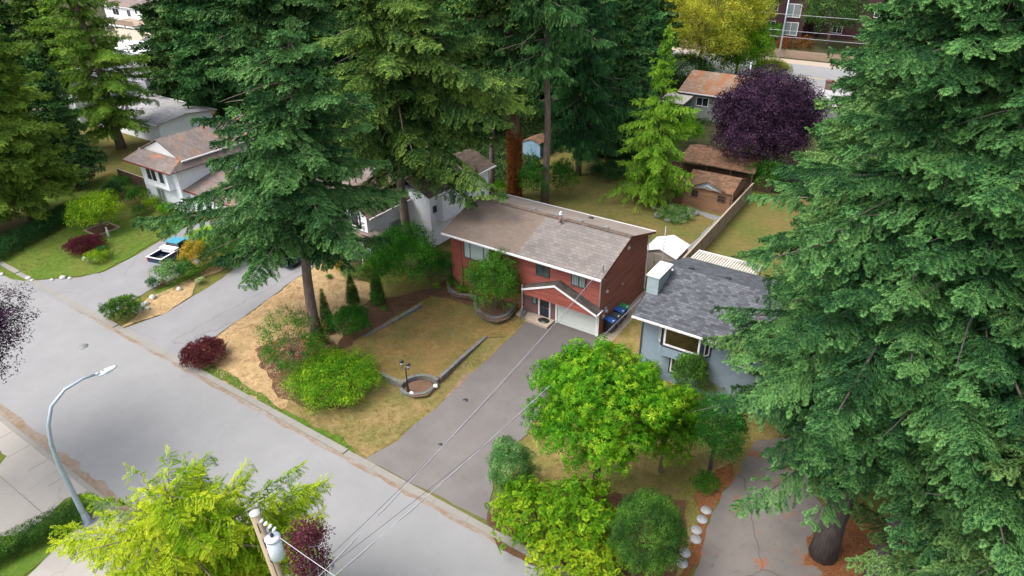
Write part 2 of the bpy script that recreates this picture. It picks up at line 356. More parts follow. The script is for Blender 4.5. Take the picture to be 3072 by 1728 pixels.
# ------------------------------------------------------------------ foliage engine
def nrm(a): return a/(np.linalg.norm(a, axis=-1, keepdims=True)+1e-9)
def kite(p, d, n, l, w, curl=0.0):
    """four corners of a small pointed blade from p along d, lying across n"""
    s = np.cross(n, d); s = s/(np.linalg.norm(s)+1e-9)
    return [p, p+d*l*.55+s*w*.5+n*curl*l*.3, p+d*l, p+d*l*.55-s*w*.5+n*curl*l*.3]
def T_frond(seed, tw=7, w=.11, fl=.42, ang=52, droop=.12):
    rg = random.Random(seed); V = []; tv = []
    for i in range(tw):
        t_ = .06+.88*i/tw
        for sgn in (-1, 1):
            tt = t_+rg.uniform(-.03, .03); l = fl*(1-tt)**.8+.15
            a = R(ang+rg.uniform(-12, 12)); d = np.array([math.cos(a), sgn*math.sin(a), rg.uniform(-.35, .2)-droop]); d /= np.linalg.norm(d)
            p = np.array([tt, 0, -droop*tt*tt]); nn = np.array([rg.uniform(-.3, .3), rg.uniform(-.3, .3), 1.]); nn -= d*(nn@d); nn /= np.linalg.norm(nn)
            V += kite(p, d, nn, l, w); tv += [-.25, .12+.15*tt, .42, .12+.15*tt]
            V += kite(p+d*l*.15, d, np.cross(d, nn), l*.85, w*.8); tv += [-.2, 0, .3, 0]
    d = np.array([1, 0, -droop*.8]); V += kite(np.array([.62, 0, -.05]), d, np.array([0, 0, 1.]), .42, w*1.3); tv += [0, .1, .4, .1]
    V += kite(np.array([0, 0, 0.]), np.array([1, 0, -.1]), np.array([0, 1., 0]), .9, w*.6); tv += [-.3, -.1, .2, -.1]
    return np.array(V, np.float32), np.array(tv, np.float32)
def T_tuft(seed, n=9, w=.34):
    rg = random.Random(seed); V = []; tv = []
    for i in range(n):
        d = np.array([rg.uniform(.1, 1), rg.uniform(-.9, .9), rg.uniform(-.5, .8)]); d /= np.linalg.norm(d)
        nn = np.array([rg.uniform(-1, 1), rg.uniform(-1, 1), rg.uniform(-.4, 1)]); nn -= d*(nn@d); nn /= np.linalg.norm(nn)
        V += kite(d*0.05, d, nn, rg.uniform(.6, 1), w); e = rg.uniform(-.15, .15); tv += [-.15+e, e, .2+e, e]
    return np.array(V, np.float32), np.array(tv, np.float32)
def T_leaves(seed, n=7, w=.55, spread=.8, size=.5):
    rg = random.Random(seed); V = []; tv = []
    for i in range(n):
        p = np.array([rg.uniform(-spread, spread), rg.uniform(-spread, spread), rg.uniform(-.35, .35)])
        a = rg.uniform(0, 6.28); d = np.array([math.cos(a), math.sin(a), rg.uniform(-.5, .25)]); d /= np.linalg.norm(d)
        nn = np.array([rg.uniform(-.7, .7), rg.uniform(-.7, .7), 1.]); nn -= d*(nn@d); nn /= np.linalg.norm(nn)
        l = size*rg.uniform(.7, 1.2); V += kite(p, d, nn, l, l*w, .15); e = rg.uniform(-.22, .22); tv += [e]*4
    return np.array(V, np.float32), np.array(tv, np.float32)
def T_rosette(seed, n=7, w=.27):
    rg = random.Random(seed); V = []; tv = []
    for i in range(n):
        a = 2*math.pi*(i+rg.uniform(-.25, .25))/n; d = np.array([math.cos(a), math.sin(a), rg.uniform(-.65, -.1)]); d /= np.linalg.norm(d)
        nn = np.array([0, 0, 1.]); nn -= d*(nn@d); nn /= np.linalg.norm(nn)
        V += kite(d*.05, d, nn, rg.uniform(.75, 1), w, .2); e = rg.uniform(-.1, .12); tv += [e+.15, e, e-.1, e]
    return np.array(V, np.float32), np.array(tv, np.float32)
def T_grass(seed, n=8, w=.22):
    rg = random.Random(seed); V = []; tv = []
    for i in range(n):
        p = np.array([0, rg.uniform(-.9, .9), rg.uniform(-.9, .9)]); d = np.array([rg.uniform(.15, .6), rg.uniform(-.9, .9), rg.uniform(-.9, .9)]); d /= np.linalg.norm(d)
        nn = np.array([1., rg.uniform(-.3, .3), rg.uniform(-.3, .3)]); nn -= d*(nn@d); nn /= np.linalg.norm(nn); V += kite(p, d, nn, rg.uniform(.6, 1.2), w); e = rg.uniform(-.12, .12); tv += [e-.1, e, e+.15, e]
    return np.array(V, np.float32), np.array(tv, np.float32)
TP = dict(frond=[T_frond(i) for i in range(3)], sfrond=[T_frond(10+i, 6, .125, .44, 50, .15) for i in range(3)], hang=[T_frond(20+i, 5, .11, .30, 34, .3) for i in range(3)],
          bg=[T_frond(30+i, 3, .24, .55, 50, .2) for i in range(3)], feather=[T_frond(40+i, 9, .055, .20, 40, .0) for i in range(3)],
          tuft=[T_tuft(50+i) for i in range(4)], leaves=[T_leaves(60+i) for i in range(4)], bigleaf=[T_leaves(70+i, 5, .7, .7, .75) for i in range(4)],
          ros=[T_rosette(80+i) for i in range(4)], fine=[T_tuft(90+i, 7, .2) for i in range(4)], needle=[T_tuft(95+i, 10, .14) for i in range(3)],  grass=[T_grass(98+i) for i in range(4)])
def scatter(name, kind, pos, d, u, sc, val, mt, parent=None, seed=0):
    pos = np.asarray(pos, np.float32); n = len(pos)
    rg = np.random.default_rng(seed); which = rg.integers(0, len(TP[kind]), n)
    d = nrm(np.asarray(d, np.float32)); u = np.asarray(u, np.float32); s_ = nrm(np.cross(u, d)); u = np.cross(d, s_)
    sc = np.asarray(sc, np.float32)*np.ones(n, np.float32); val = np.asarray(val, np.float32)*np.ones(n, np.float32)
    VS = []; AV = []
    for k, (T, tv) in enumerate(TP[kind]):
        i = np.where(which == k)[0]
        if not len(i): continue
        q = pos[i, None, :]+sc[i, None, None]*(T[None, :, 0:1]*d[i, None, :]+T[None, :, 1:2]*s_[i, None, :]+T[None, :, 2:3]*u[i, None, :])
        VS.append(q.reshape(-1, 3)); AV.append((val[i, None]+tv[None, :]).reshape(-1))
    V = np.concatenate(VS).astype(np.float32); A = np.clip(np.concatenate(AV), 0, 1).astype(np.float32)
    me = bpy.data.meshes.new(name); nv = len(V); nf = nv//4
    me.vertices.add(nv); me.vertices.foreach_set('co', V.ravel()); me.loops.add(nv); me.polygons.add(nf)
    me.loops.foreach_set('vertex_index', np.arange(nv, dtype=np.int32)); me.polygons.foreach_set('loop_start', np.arange(0, nv, 4, dtype=np.int32))
    at = me.attributes.new('v', 'FLOAT', 'POINT'); at.data.foreach_set('value', A)
    me.update(calc_edges=True); me.materials.append(mt)
    o = bpy.data.objects.new(name, me); COL.objects.link(o)
    if parent is not None: o.parent = parent
    return o
def sm_noise(P, f, seed):
    """cheap smooth pseudo noise in -1..1"""
    rg = np.random.default_rng(seed); a = 0
    for k in range(4):
        w_ = rg.normal(size=3)*f*(1+.5*k); a = a+np.sin(P@w_+rg.uniform(0, 6.28))
    return a/2.6
def conifer(name, label, base, H, h0, Rm, leaf='fir', bark='bark', tr=.35, kind='frond', fs=.6, dens=1.0, droop=.35, prof=.75, seed=1, style='fir', asym=None, whorl=.55, skip=.10, gap=-.55, gapf=1.0, top=.0, group=None, lean=(0, 0), per=5, bare=0, cat='conifer tree', v0=.42):
    """trunk with limbs + crown of needle sprays; base = point on the ground"""
    rg = random.Random(seed); t = thing(name, label, cat, base, group=group)
    trunk = MB(); nseg = 14
    def axis(z): k = z/H; return np.array([lean[0]*k*k+.12*math.sin(z*.35+seed), lean[1]*k*k+.12*math.cos(z*.3+seed), z])
    trunk.tube([axis(H*i/nseg) for i in range(nseg+1)], [max(.03, tr*(1-.93*i/nseg)*(1+(.16 if i == 0 else 0))) for i in range(nseg+1)], 10)
    P = []; D = []; U = []; SC = []; VV = []
    z = h0; ga = rg.uniform(0, 6.28)
    while z < H-.3:
        q = (z-h0)/(H-h0); rr = Rm*((1-q)**prof)*min(1, .72+q*2.2)
        nb = per if q < .9 else 4
        for k in range(nb):
            ga += 2.4+rg.uniform(-.3, .3); az = ga
            L = rr*rg.uniform(.55, 1.15)*(1+.2*math.sin(az*2+z*.7)+.12*math.sin(az+z*1.9+seed))
            if asym: L *= asym(az, z/H)
            if L < .25: L = .25
            zb = z+rg.uniform(-.2, .2)*whorl*2; dr = droop*(1.1-.9*q)+rg.uniform(-.1, .1)
            a0 = axis(zb); dx = np.array([math.cos(az), math.sin(az), 0]); sw = rg.uniform(-.14, .14); sd_ = np.array([-dx[1], dx[0], 0])
            def lp(s): 
                if style == 'up': zz = L*(.45*s-.30*s*s-dr*s**3)
                elif style == 'deodar': zz = L*(.25*s-dr*1.3*s*s)
                else: zz = L*(.12*s-dr*1.7*s*s+dr*.85*s**3)
                return a0+dx*L*s+sd_*L*sw*s*s+np.array([0, 0, zz])
            pts = [lp(s) for s in (0, .3, .6, .85, .98)]; lr = max(.018, .018*L)
            trunk.tube([p_-np.array([0, 0, .05+.10*k_]) for k_, p_ in enumerate(pts)], [lr*.9, lr*.6, lr*.35, lr*.2, .006], 4, False)
            vb = v0+rg.uniform(-.16, .16)
            if rg.random() < skip: continue
            if bare and q < bare and rg.random() < .5: continue
            n = max(3, int(L/(.30/dens)))
            for i in range(n+1):
                s = .14+.86*i/n if L > 1.5 else .05+.95*i/n
                p = lp(s); tg = lp(min(1, s+.03))-lp(s-.03); tg /= np.linalg.norm(tg)+1e-9
                ll = .34*L*(1-s)**.8+.36 if style != 'deodar' else .26*L*(1-s)+.35
                for sg in (-1, 1):
                    lt = min(ll*rg.uniform(.7, 1.15), 2.3); an = R(rg.uniform(42, 72)); dd = tg*math.cos(an)+sd_*sg*math.sin(an)
                    if style == 'hang': dd = dd*.62+np.array([0, 0, -.62-rg.uniform(0, .45)])
                    elif style == 'deodar': dd = dd+np.array([0, 0, -.45-rg.uniform(0, .35)])
                    elif style == 'up': dd = dd+np.array([0, 0, rg.uniform(-.1, .3)])
                    else: dd = dd+np.array([0, 0, -.18-rg.uniform(0, .35)])
                    dd /= np.linalg.norm(dd); off = 0
                    while lt-off > .18:
                        l1 = min(fs*rg.uniform(.85, 1.25), lt-off+.15)
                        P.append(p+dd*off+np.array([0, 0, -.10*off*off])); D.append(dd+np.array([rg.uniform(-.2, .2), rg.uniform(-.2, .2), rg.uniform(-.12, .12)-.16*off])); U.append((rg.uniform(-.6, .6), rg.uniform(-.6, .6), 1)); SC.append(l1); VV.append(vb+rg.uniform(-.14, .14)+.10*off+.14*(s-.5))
                        off += l1*.62
                    if style != 'hang' and rg.random() < .55:
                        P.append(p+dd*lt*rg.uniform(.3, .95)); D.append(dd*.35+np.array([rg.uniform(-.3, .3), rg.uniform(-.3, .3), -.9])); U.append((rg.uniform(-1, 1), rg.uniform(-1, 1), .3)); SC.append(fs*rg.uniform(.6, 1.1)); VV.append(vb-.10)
                if i % 2 == 0 or s > .85:       # sprays standing on the limb
                    dd = tg+np.array([rg.uniform(-.5, .5), rg.uniform(-.5, .5), rg.uniform(.1, .6) if style != 'hang' else rg.uniform(-.5, .2)])
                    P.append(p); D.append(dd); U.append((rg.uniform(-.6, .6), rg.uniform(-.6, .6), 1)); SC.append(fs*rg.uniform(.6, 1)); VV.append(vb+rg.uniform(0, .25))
        z += whorl*rg.uniform(.75, 1.25)*(1 if q < .8 else .7)
    a0 = axis(H-.2)
    for k in range(14):
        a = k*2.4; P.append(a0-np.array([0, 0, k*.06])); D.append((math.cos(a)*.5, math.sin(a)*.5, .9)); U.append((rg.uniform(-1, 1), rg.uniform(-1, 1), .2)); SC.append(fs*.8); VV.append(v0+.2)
    trunk.build('trunk', M[bark], t)
    P = np.array(P); D, U, SC, VV = (np.array(q_) for q_ in (D, U, SC, VV))
    kp = (sm_noise(P, 1.5*gapf, seed+9)+.6*sm_noise(P, 3.4*gapf, seed+5)+np.random.default_rng(seed).normal(size=len(P))*.25) > gap; P, D, U, SC, VV = P[kp], D[kp], U[kp], SC[kp], VV[kp]
    VV = VV+.16*sm_noise(P, .8, seed)+.10*sm_noise(P, 3.1, seed+1)
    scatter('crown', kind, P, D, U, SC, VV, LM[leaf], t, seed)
    return t
def blobs_on(c, rx, ry, rz, k, rs, seed, low=-.5, core=True, wild=1.0):
    rg = random.Random(seed); out = []
    for i in range(k):
        zz = low+(1-low)*(i+.5)/k; a = i*2.39996+rg.uniform(-.4, .4); rho = math.sqrt(max(0, 1-zz*zz)); f = 1-rs*.75+rg.uniform(-.16, .14)*wild
        r = rs*rg.uniform(1-.4*wild, 1+.35*wild)
        out.append((c[0]+rx*f*rho*math.cos(a), c[1]+ry*f*rho*math.sin(a), c[2]+rz*f*zz, r*rx, r*ry, r*min(rz, max(rx, ry))*1.0))
    if core: out.append((c[0], c[1], c[2], rx*.80, ry*.80, rz*.80))
    return out
def leafcloud(name, blobs, kind, size, dens, leaf, parent=None, seed=1, v0=.42, updir=.35, zmin=.02, droop=0, topbright=.0, jit=.18):
    rg = np.random.default_rng(seed); P = []; D = []; U = []; VV = []
    for (x, y, z, a, b_, c) in blobs:
        ar = 4*math.pi*((a*b_)**1.6/3+(a*c)**1.6/3+(b_*c)**1.6/3)**(1/1.6); n = max(6, int(ar*dens/(size*size)*.60))
        d = nrm(rg.normal(size=(n, 3))); d[:, 2] = np.where(d[:, 2] < -.45, -d[:, 2], d[:, 2])
        rr = 1+rg.uniform(-jit*1.6, jit*.7, size=(n, 1)); p = np.array([x, y, z])+d*np.array([a, b_, c])*rr
        nn = nrm(d/np.array([a, b_, c])); tg = nrm(np.cross(nn, rg.normal(size=(n, 3))))
        P.append(p); U.append(nn+np.array([0, 0, updir])+rg.normal(size=(n, 3))*.35); D.append(tg+nn*.45+np.array([0, 0, -droop])); VV.append(v0+rg.uniform(-.12, .12)+rg.uniform(-.14, .14, n))
    P = np.concatenate(P); D = np.concatenate(D); U = np.concatenate(U); VV = np.concatenate(VV)
    k = P[:, 2] > zmin; P, D, U, VV = P[k], D[k], U[k], VV[k]
    VV = VV+.14*sm_noise(P, 2.2, seed)+.08*sm_noise(P, 6, seed+3)
    return scatter(name, kind, P, D, U, size*rg.uniform(.75, 1.2, len(P)), VV, LM[leaf], parent, seed)
def bush(name, label, bb, kind='leaves', size=.22, dens=1.0, leaf='deep', k=22, rs=.42, seed=1, cat='shrub', group=None, v0=.42, low=-.35, flat=1.0, base=None, lift=0, wild=1.0, **kw):
    """shrub that fills the picture rectangle bb"""
    c, r, h = bbox(*bb); h *= flat; t = tag(bpy.data.objects.new('x', None), None)
    bpy.data.objects.remove(t)
    o = leafcloud(name, blobs_on((0, 0, h+lift), r, r, h, k, rs, seed, low, True, wild), kind, size, dens, leaf, None, seed, v0, **kw)
    o.location = (float(c[0]), float(c[1]), 0.0)
    return tag(o, label, cat, group)
def btree(name, label, base, bb, kind='leaves', size=.25, dens=1.0, leaf='green', bark='bark', k=26, rs=.36, seed=1, tr=.12, cat='tree', group=None, v0=.42, low=-.6, trunks=1, core=True, hs=1.0, **kw):
    """broadleaf tree: trunk with limbs reaching into leaf clumps"""
    c, r, h = bbox(*bb, base=base); h *= hs; t = thing(name, label, cat, base, group=group); rg = random.Random(seed)
    cz = max(c[2], h*.8); B = blobs_on((0, 0, cz), r, r, h, k, rs, seed, low, core)
    tm = MB()
    for q in range(trunks):
        ox = (q-(trunks-1)/2)*tr*2.2; tm.tube([(ox, 0, -.1), (ox*1.2, .02, cz*.35), (ox*1.4, .05, cz*.75), (ox*1.5, 0, cz+h*.3)], [tr*1.3, tr, tr*.8, tr*.3], 9)
    for (x, y, z, *_r) in B[:k]:
        if rg.random() < .8: tm.tube([(0, 0, cz*.5+rg.uniform(0, .3)*cz), (x*.45, y*.45, (cz*.6+z)*.5), (x*.9, y*.9, z)], [tr*.4, tr*.25, tr*.08], 5, False)
    tm.build('trunk', M[bark], t)
    leafcloud('crown', B, kind, size, dens, leaf, t, seed, v0, **kw)
    return t
# ------------------------------------------------------------------ ground sheets
def outline(pts, jit, seed, step=.45, world=False, z=0):
    W = [np.array(G(*p, z)[:2]) if not world else np.array(p[:2], float) for p in pts]; out = []; n = len(W); s = 0
    for i in range(n):
        a, b_ = W[i], W[(i+1) % n]; L = np.linalg.norm(b_-a); k = max(1, int(L/step)); nn = np.array([-(b_-a)[1], (b_-a)[0]])/(L+1e-9)
        for j in range(k):
            f = j/k; s += L/k; e = math.sin(math.pi*f)
            out.append(a+(b_-a)*f+nn*jit*(math.sin(s*1.7+seed)+.6*math.sin(s*4.1+seed*2)+.4*math.sin(s*9.3+seed*3))*.5*(.3+.7*e))
    return out
def patch(name, pts, z, m_, jit=.12, seed=0, world=False, kind='structure', zf=None, grass=None):
    o = outline(pts, jit, seed, world=world, z=z); P = [Vector((p[0], p[1], 0)) for p in o]
    tri = tessellate_polygon([P]); mb = MB()
    fs = []
    for t_ in tri:
        a, b_, c = (P[i] for i in t_)
        fs.append(tuple(t_) if (b_-a).cross(c-a).z > 0 else tuple(reversed(t_)))
    mb.add([(p[0], p[1], z if zf is None else zf(p[0], p[1])) for p in P], fs)
    if grass:
        lf, dn, sz, gn = grass; rg = np.random.default_rng(seed+70); Q_ = []
        for t_ in tri:
            a, b_, c = (np.array(P[i][:2]) for i in t_); u_ = b_-a; w_ = c-a; A_ = abs(u_[0]*w_[1]-u_[1]*w_[0])/2; n = rg.poisson(A_*dn)
            r1 = rg.random((n, 1)); r2 = rg.random((n, 1)); fl = (r1+r2) > 1; r1 = np.where(fl, 1-r1, r1); r2 = np.where(fl, 1-r2, r2); Q_.append(a+u_*r1+w_*r2)
        Q_ = np.concatenate(Q_); zz = np.array([z if zf is None else zf(x, y) for x, y in Q_]); Pg = np.column_stack([Q_, zz-.01])
        o_ = scatter(gn, 'grass', Pg, np.column_stack([rg.normal(size=(len(Q_), 2))*.25, np.ones(len(Q_))]), np.column_stack([rg.normal(size=(len(Q_), 2)), np.zeros(len(Q_))]), sz*rg.uniform(.6, 1.3, len(Q_)), .45+.20*sm_noise(Pg, .7, seed)+.15*sm_noise(Pg, 3., seed+1)+rg.uniform(-.15, .15, len(Q_)), LM[lf], None, seed)
        tag(o_, kind='stuff')
    return tag(mb.build(name, m_), kind=kind)
# ------------------------------------------------------------------ building helpers
def fbox(mb, p, u, n, u0, u1, n0, n1, z0, z1):
    p = np.array(p, float); u = np.array([u[0], u[1], 0.]); n = np.array([n[0], n[1], 0.])
    vs = [p+u*a+n*b_+np.array([0, 0, c]) for c in (z0, z1) for a, b_ in ((u0, n0), (u1, n0), (u1, n1), (u0, n1))]
    mb.add(vs, [(0, 3, 2, 1), (4, 5, 6, 7), (0, 1, 5, 4), (1, 2, 6, 5), (2, 3, 7, 6), (3, 0, 4, 7)])
def window(par, o, p, u, n, w_, h_, cols=(1,), frame='dgrey', pane='glass', fw_=.07, out=.07, sill=False, rows=1, trim=None, name='window'):
    """frame mesh with a pane under it; p = lower left corner on the wall"""
    f = MB(o)
    for a in ((0, w_, 0, fw_), (0, w_, h_-fw_, h_), (0, fw_, fw_, h_-fw_), (w_-fw_, w_, fw_, h_-fw_)): fbox(f, p, u, n, a[0], a[1], 0, out, a[2], a[3])
    tot = sum(cols); x = 0
    for c in cols[:-1]: x += c/tot*w_; fbox(f, p, u, n, x-fw_*.4, x+fw_*.4, 0, out*.9, fw_, h_-fw_)
    for r_ in range(1, rows): z = h_*r_/rows; fbox(f, p, u, n, fw_, w_-fw_, .004, out*.8, z-fw_*.3, z+fw_*.3)
    wo = f.build(name, M[frame], par)
    g_ = MB(o); fbox(g_, p, u, n, fw_, w_-fw_, .0, out*.35, fw_, h_-fw_); g_.build('pane', M[pane], wo)
    if trim:
        t_ = MB(o)
        for a in ((-.12, w_+.12, -.12, -.002), (-.12, w_+.12, h_+.002, h_+.12), (-.12, -.002, 0, h_), (w_+.002, w_+.12, 0, h_)): fbox(t_, p, u, n, a[0], a[1], 0, out*.7, a[2], a[3])
        t_.build('trim', M[trim], wo)
    return wo
def lap(mb, p0, p1, z0, z1, n, pitch=.2, d=.042, clip=None):
    """overlapping boards on a vertical wall from p0 to p1; clip(z) -> (t0, t1) fractions kept"""
    p0 = np.array(p0, float); p1 = np.array(p1, float); n = np.array(n, float); z = z0
    while z < z1-.01:
        zt = min(z+pitch, z1); a, b_ = clip(z) if clip else (0, 1); c, e = clip(zt) if clip else (0, 1)
        if b_-a > .005:
            P = lambda t_, zz, o_: (*(p0+(p1-p0)*t_+n*o_), zz)
            mb.add([P(a, z, d), P(b_, z, d), P(max(e, c), zt, .006), P(c, zt, .006), P(a, z, 0), P(b_, z, 0)], [(0, 1, 2, 3), (0, 4, 5, 1)])
        z = zt
def gable_roof(o, par, x0, x1, y0, y1, ze, zr, axis, m1, m2=None, th=.12, fascia='white', gut=True, name='roof'):
    """x0..y1 are the roof edges; axis 'x' = ridge along x"""
    a = MB(o); b_ = MB(o)
    if axis == 'x':
        ym = (y0+y1)/2; a.slab([(x0, y0, ze), (x1, y0, ze), (x1, ym, zr), (x0, ym, zr)], th); b_.slab([(x0, ym+.001, zr), (x1, ym+.001, zr), (x1, y1, ze), (x0, y1, ze)], th)
    else:
        xm = (x0+x1)/2; a.slab([(x0, y0, ze), (xm, y0, zr), (xm, y1, zr), (x0, y1, ze)], th); b_.slab([(xm+.001, y0, zr), (x1, y0, ze), (x1, y1, ze), (xm+.001, y1, zr)], th)
    r_ = a.build(name, M[m1], par); (b_.build(name, M[m2 or m1], par))
    g_ = MB(o)
    if axis == 'x':
        if gut: g_.box((x0, y0-.13, ze-.14), (x1, y0-.004, ze-.005)); g_.build('gutter', M[fascia], par); g_ = MB(o); g_.box((x0, y1+.004, ze-.14), (x1, y1+.13, ze-.005))
    else:
        if gut: g_.box((x0-.13, y0, ze-.14), (x0-.004, y1, ze-.005)); g_.build('gutter', M[fascia], par); g_ = MB(o); g_.box((x1+.004, y0, ze-.14), (x1+.13, y1, ze-.005))
    if gut: g_.build('gutter', M[fascia], par)
    return r_
def gable_walls(o, par, x0, x1, y0, y1, zt, rise, axis, m_, pitch=.2, mside=None, z0=0):
    """four lapped walls; rise = extra height of the gable triangle"""
    a = MB(o); s_ = MB(o); ov = .001
    a.box((x0+ov, y0+ov, z0), (x1-ov, y1-ov, zt-.02))
    if axis == 'x':
        a.add([(x0+.003, y0, zt), (x0+.003, y1, zt), (x0+.003, (y0+y1)/2, zt+rise)], [(0, 2, 1)]); a.add([(x1-.003, y0, zt), (x1-.003, y1, zt), (x1-.003, (y0+y1)/2, zt+rise)], [(0, 1, 2)])
    else:
        a.add([(x0, y0+.003, zt), (x1, y0+.003, zt), ((x0+x1)/2, y0+.003, zt+rise)], [(0, 1, 2)]); a.add([(x0, y1-.003, zt), (x1, y1-.003, zt), ((x0+x1)/2, y1-.003, zt+rise)], [(0, 2, 1)])
    cl = lambda z: (0, 1) if z <= zt else (min(.5, (z-zt)/rise*.5), max(.5, 1-(z-zt)/rise*.5))
    g = zt+rise if axis == 'x' else zt; k = zt if axis == 'x' else zt+rise
    lap(a, (x0, y0), (x1, y0), z0, k, (0, -1), pitch, clip=cl if axis == 'y' else None)
    lap(a, (x1, y1), (x0, y1), z0, k, (0, 1), pitch, clip=cl if axis == 'y' else None)
    q = s_ if mside else a
    lap(q, (x1, y0), (x1, y1), z0, g, (1, 0), pitch, clip=cl if axis == 'x' else None)
    lap(a, (x0, y1), (x0, y0), z0, g, (-1, 0), pitch, clip=cl if axis == 'x' else None)
    w_ = a.build('wall', M[m_], par)
    if mside: s_.build('side_wall', M[mside], par)
    return w_
X_, Y_ = (1, 0), (0, 1)
NX, NY = (-1, 0), (0, -1)
# ------------------------------------------------------------------ the setting
def Ow(x, y): return proj((x, y, 0))
def rect(x0, x1, y0, y1): return [(x0, y0), (x1, y0), (x1, y1), (x0, y1)]
patch('ground', rect(-700, 500, -200, 900), 0, M['forest'], 0, 0, True)
def lvl(n): return n*.006
lvl.z = .066
patch('yard', rect(-110, 60, -20, 37), lvl(1), M['back'], 0, 0, True)
patch('yard', [(1310, 1150), (1345, 1050), (1480, 900), (1560, 800), (1640, 745), (1960, 760), (1960, 1100), (1780, 1260), (1720, 1440), (1600, 1560), (1270, 1370)], lvl(2), M['side'], .3, 1, grass=('golive', 26, .11, 'side_grass'))
z_f = lvl(3)
patch('front_lawn', [(925, 1150), (860, 1110), (760, 1060), (690, 1010), (720, 960), (800, 900), (892, 866), (1086, 745), (1200, 800), (1345, 795), (1300, 835), (1170, 958), (1050, 1065)], z_f, M['front'], .2, 2, grass=('golive', 34, .10, 'front_grass'))
patch('dry_lawn', [(446, 912), (560, 835), (660, 765), (740, 705), (815, 655), (870, 690), (930, 715), (935, 760), (900, 800), (860, 850), (838, 900), (800, 925), (780, 960), (735, 990), (720, 1020), (700, 1040), (640, 1012), (560, 968)], lvl(4), M['straw'], .25, 3, grass=('gstraw', 42, .11, 'straw_grass'))
patch('mulch_bed', [(905, 770), (940, 752), (1000, 745), (1080, 725), (1130, 700), (1190, 745), (1215, 775), (1086, 743), (985, 800), (892, 868), (850, 880), (865, 830)], lvl(5), M['soil'], .2, 4, grass=('litterbits', 22, .07, 'fallen_leaves'))
patch('mulch_bed', [(640, 880), (700, 850), (800, 850), (870, 880), (900, 960), (870, 1030), (780, 1030), (700, 1000)], lvl(5), M['soil'], .3, 14)
patch('street', rect(-260, 90, -30.45, -20.35), lvl(6), M['asphalt'], 0, 0, True)
patch('street_surface', rect(-50, 9, -30.3, -20.5), lvl(6)+.001, M['asphalt'], 0, 3, True, grass=('litterbits', .22, .035, 'street_litter'))
patch('gutter_litter', [(-75, -20.62), (60, -20.62), (60, -20.35), (-75, -20.35)], lvl(7), M['gutter'], .12, 5, True, grass=('litterbits', 10, .05, 'kerb_litter'))
patch('gutter_litter', [(-75, -30.5), (-10, -30.5), (-10, -30.1), (-30, -29.85), (-75, -30.1)], lvl(7), M['gutter'], .25, 6, True, grass=('litterbits', 12, .05, 'kerb_litter'))
patch('driveway', [(918, 1155), (1000, 1108), (1050, 1062), (1110, 1015), (1170, 955), (1225, 905), (1270, 862), (1300, 832), (1345, 790), (1398, 803), (1506, 842), (1495, 862), (1478, 890), (1420, 960), (1340, 1060), (1325, 1095), (1290, 1120), (1250, 1170), (1240, 1215), (1232, 1260), (1225, 1310)], lvl(8), M['drive'], .10, 7)
patch('driveway', [(292, 822), (310, 826), (400, 795), (470, 755), (560, 700), (600, 665), (620, 645), (700, 600), (760, 585), (800, 600), (825, 648), (740, 703), (660, 763), (560, 833), (445, 914), (360, 868)], lvl(8), M['drive2'], .10, 8)
patch('driveway', [(50, 710), (130, 702), (200, 698), (262, 684), (332, 648), (400, 608), (480, 566), (520, 555), (600, 560), (560, 620), (440, 700), (375, 730), (345, 748), (270, 800), (292, 826), (170, 768)], lvl(8), M['drive2'], .08, 9)
patch('green_lawn', [(-60, 700), (0, 692), (60, 707), (130, 699), (200, 695), (262, 681), (330, 645), (400, 602), (478, 562), (400, 540), (330, 515), (290, 525), (200, 560), (110, 592), (0, 650), (-60, 670)], lvl(9), M['green'], .25, 10, grass=('ggreen', 26, .09, 'lawn_grass'))
patch('green_lawn', [(90, 480), (230, 455), (330, 460), (260, 500), (200, 535), (90, 550)], lvl(3), M['green'], .3, 21)
patch('bright_grass', [(390, 735), (470, 690), (560, 640), (625, 612), (615, 640), (560, 660), (500, 700), (440, 730), (400, 755)], lvl(10), M['bright'], .12, 11, grass=('ggreen', 34, .11, 'strip_turf'))
patch('dry_strip', [(303, 826), (340, 800), (350, 770), (380, 745), (430, 725), (500, 690), (560, 655), (600, 640), (560, 680), (500, 700), (480, 745), (420, 785), (360, 805)], lvl(11), M['straw'], .15, 12, grass=('gstraw', 40, .10, 'strip_grass'))
patch('path', [(-14.0, -1.5)], 0, M['slab']) if False else None
patch('side_path', [(.1, -1.2), (1.3, -1.2), (1.25, 3.5), (1.2, 8.5), (.1, 8.5)], lvl(5), M['slab'], .05, 13, True)
patch('pavement', rect(-200, 60, -33.1, -30.6), lvl(6), M['concrete'], 0, 0, True)
patch('near_lawn', rect(-200, 60, -70, -33.1), lvl(1), M['green'], 0, 0, True)
patch('concrete_apron', [(-90, 1280), (0, 1150), (17, 1149), (163, 1254), (120, 1300), (49, 1349), (0, 1348), (-60, 1400)], lvl(7), M['concrete'], .05, 15)
patch('concrete_apron', [(235, 1290), (330, 1330), (420, 1560), (0, 1520), (90, 1430), (190, 1330)], lvl(7), M['concrete'], .05, 15)
patch('verge', [(163, 1254), (205, 1240), (225, 1300), (190, 1330), (90, 1425), (0, 1500), (-80, 1500), (-80, 1400), (0, 1349), (49, 1350), (120, 1300)], lvl(8), M['green'], .1, 16)
patch('verge', [(-70, 1100), (0, 1131), (17, 1147), (0, 1168), (-70, 1220)], lvl(8), M['green'], .1, 17)
patch('old_driveway', [(1900, 1110), (1990, 1100), (2060, 1260), (2100, 1330), (2120, 1449), (2140, 1600), (1700, 1600), (1745, 1449), (1790, 1290), (1850, 1200)], lvl(5), M['drive3'], .15, 18, grass=('litterbits', 1.6, .05, 'fallen_leaves'))
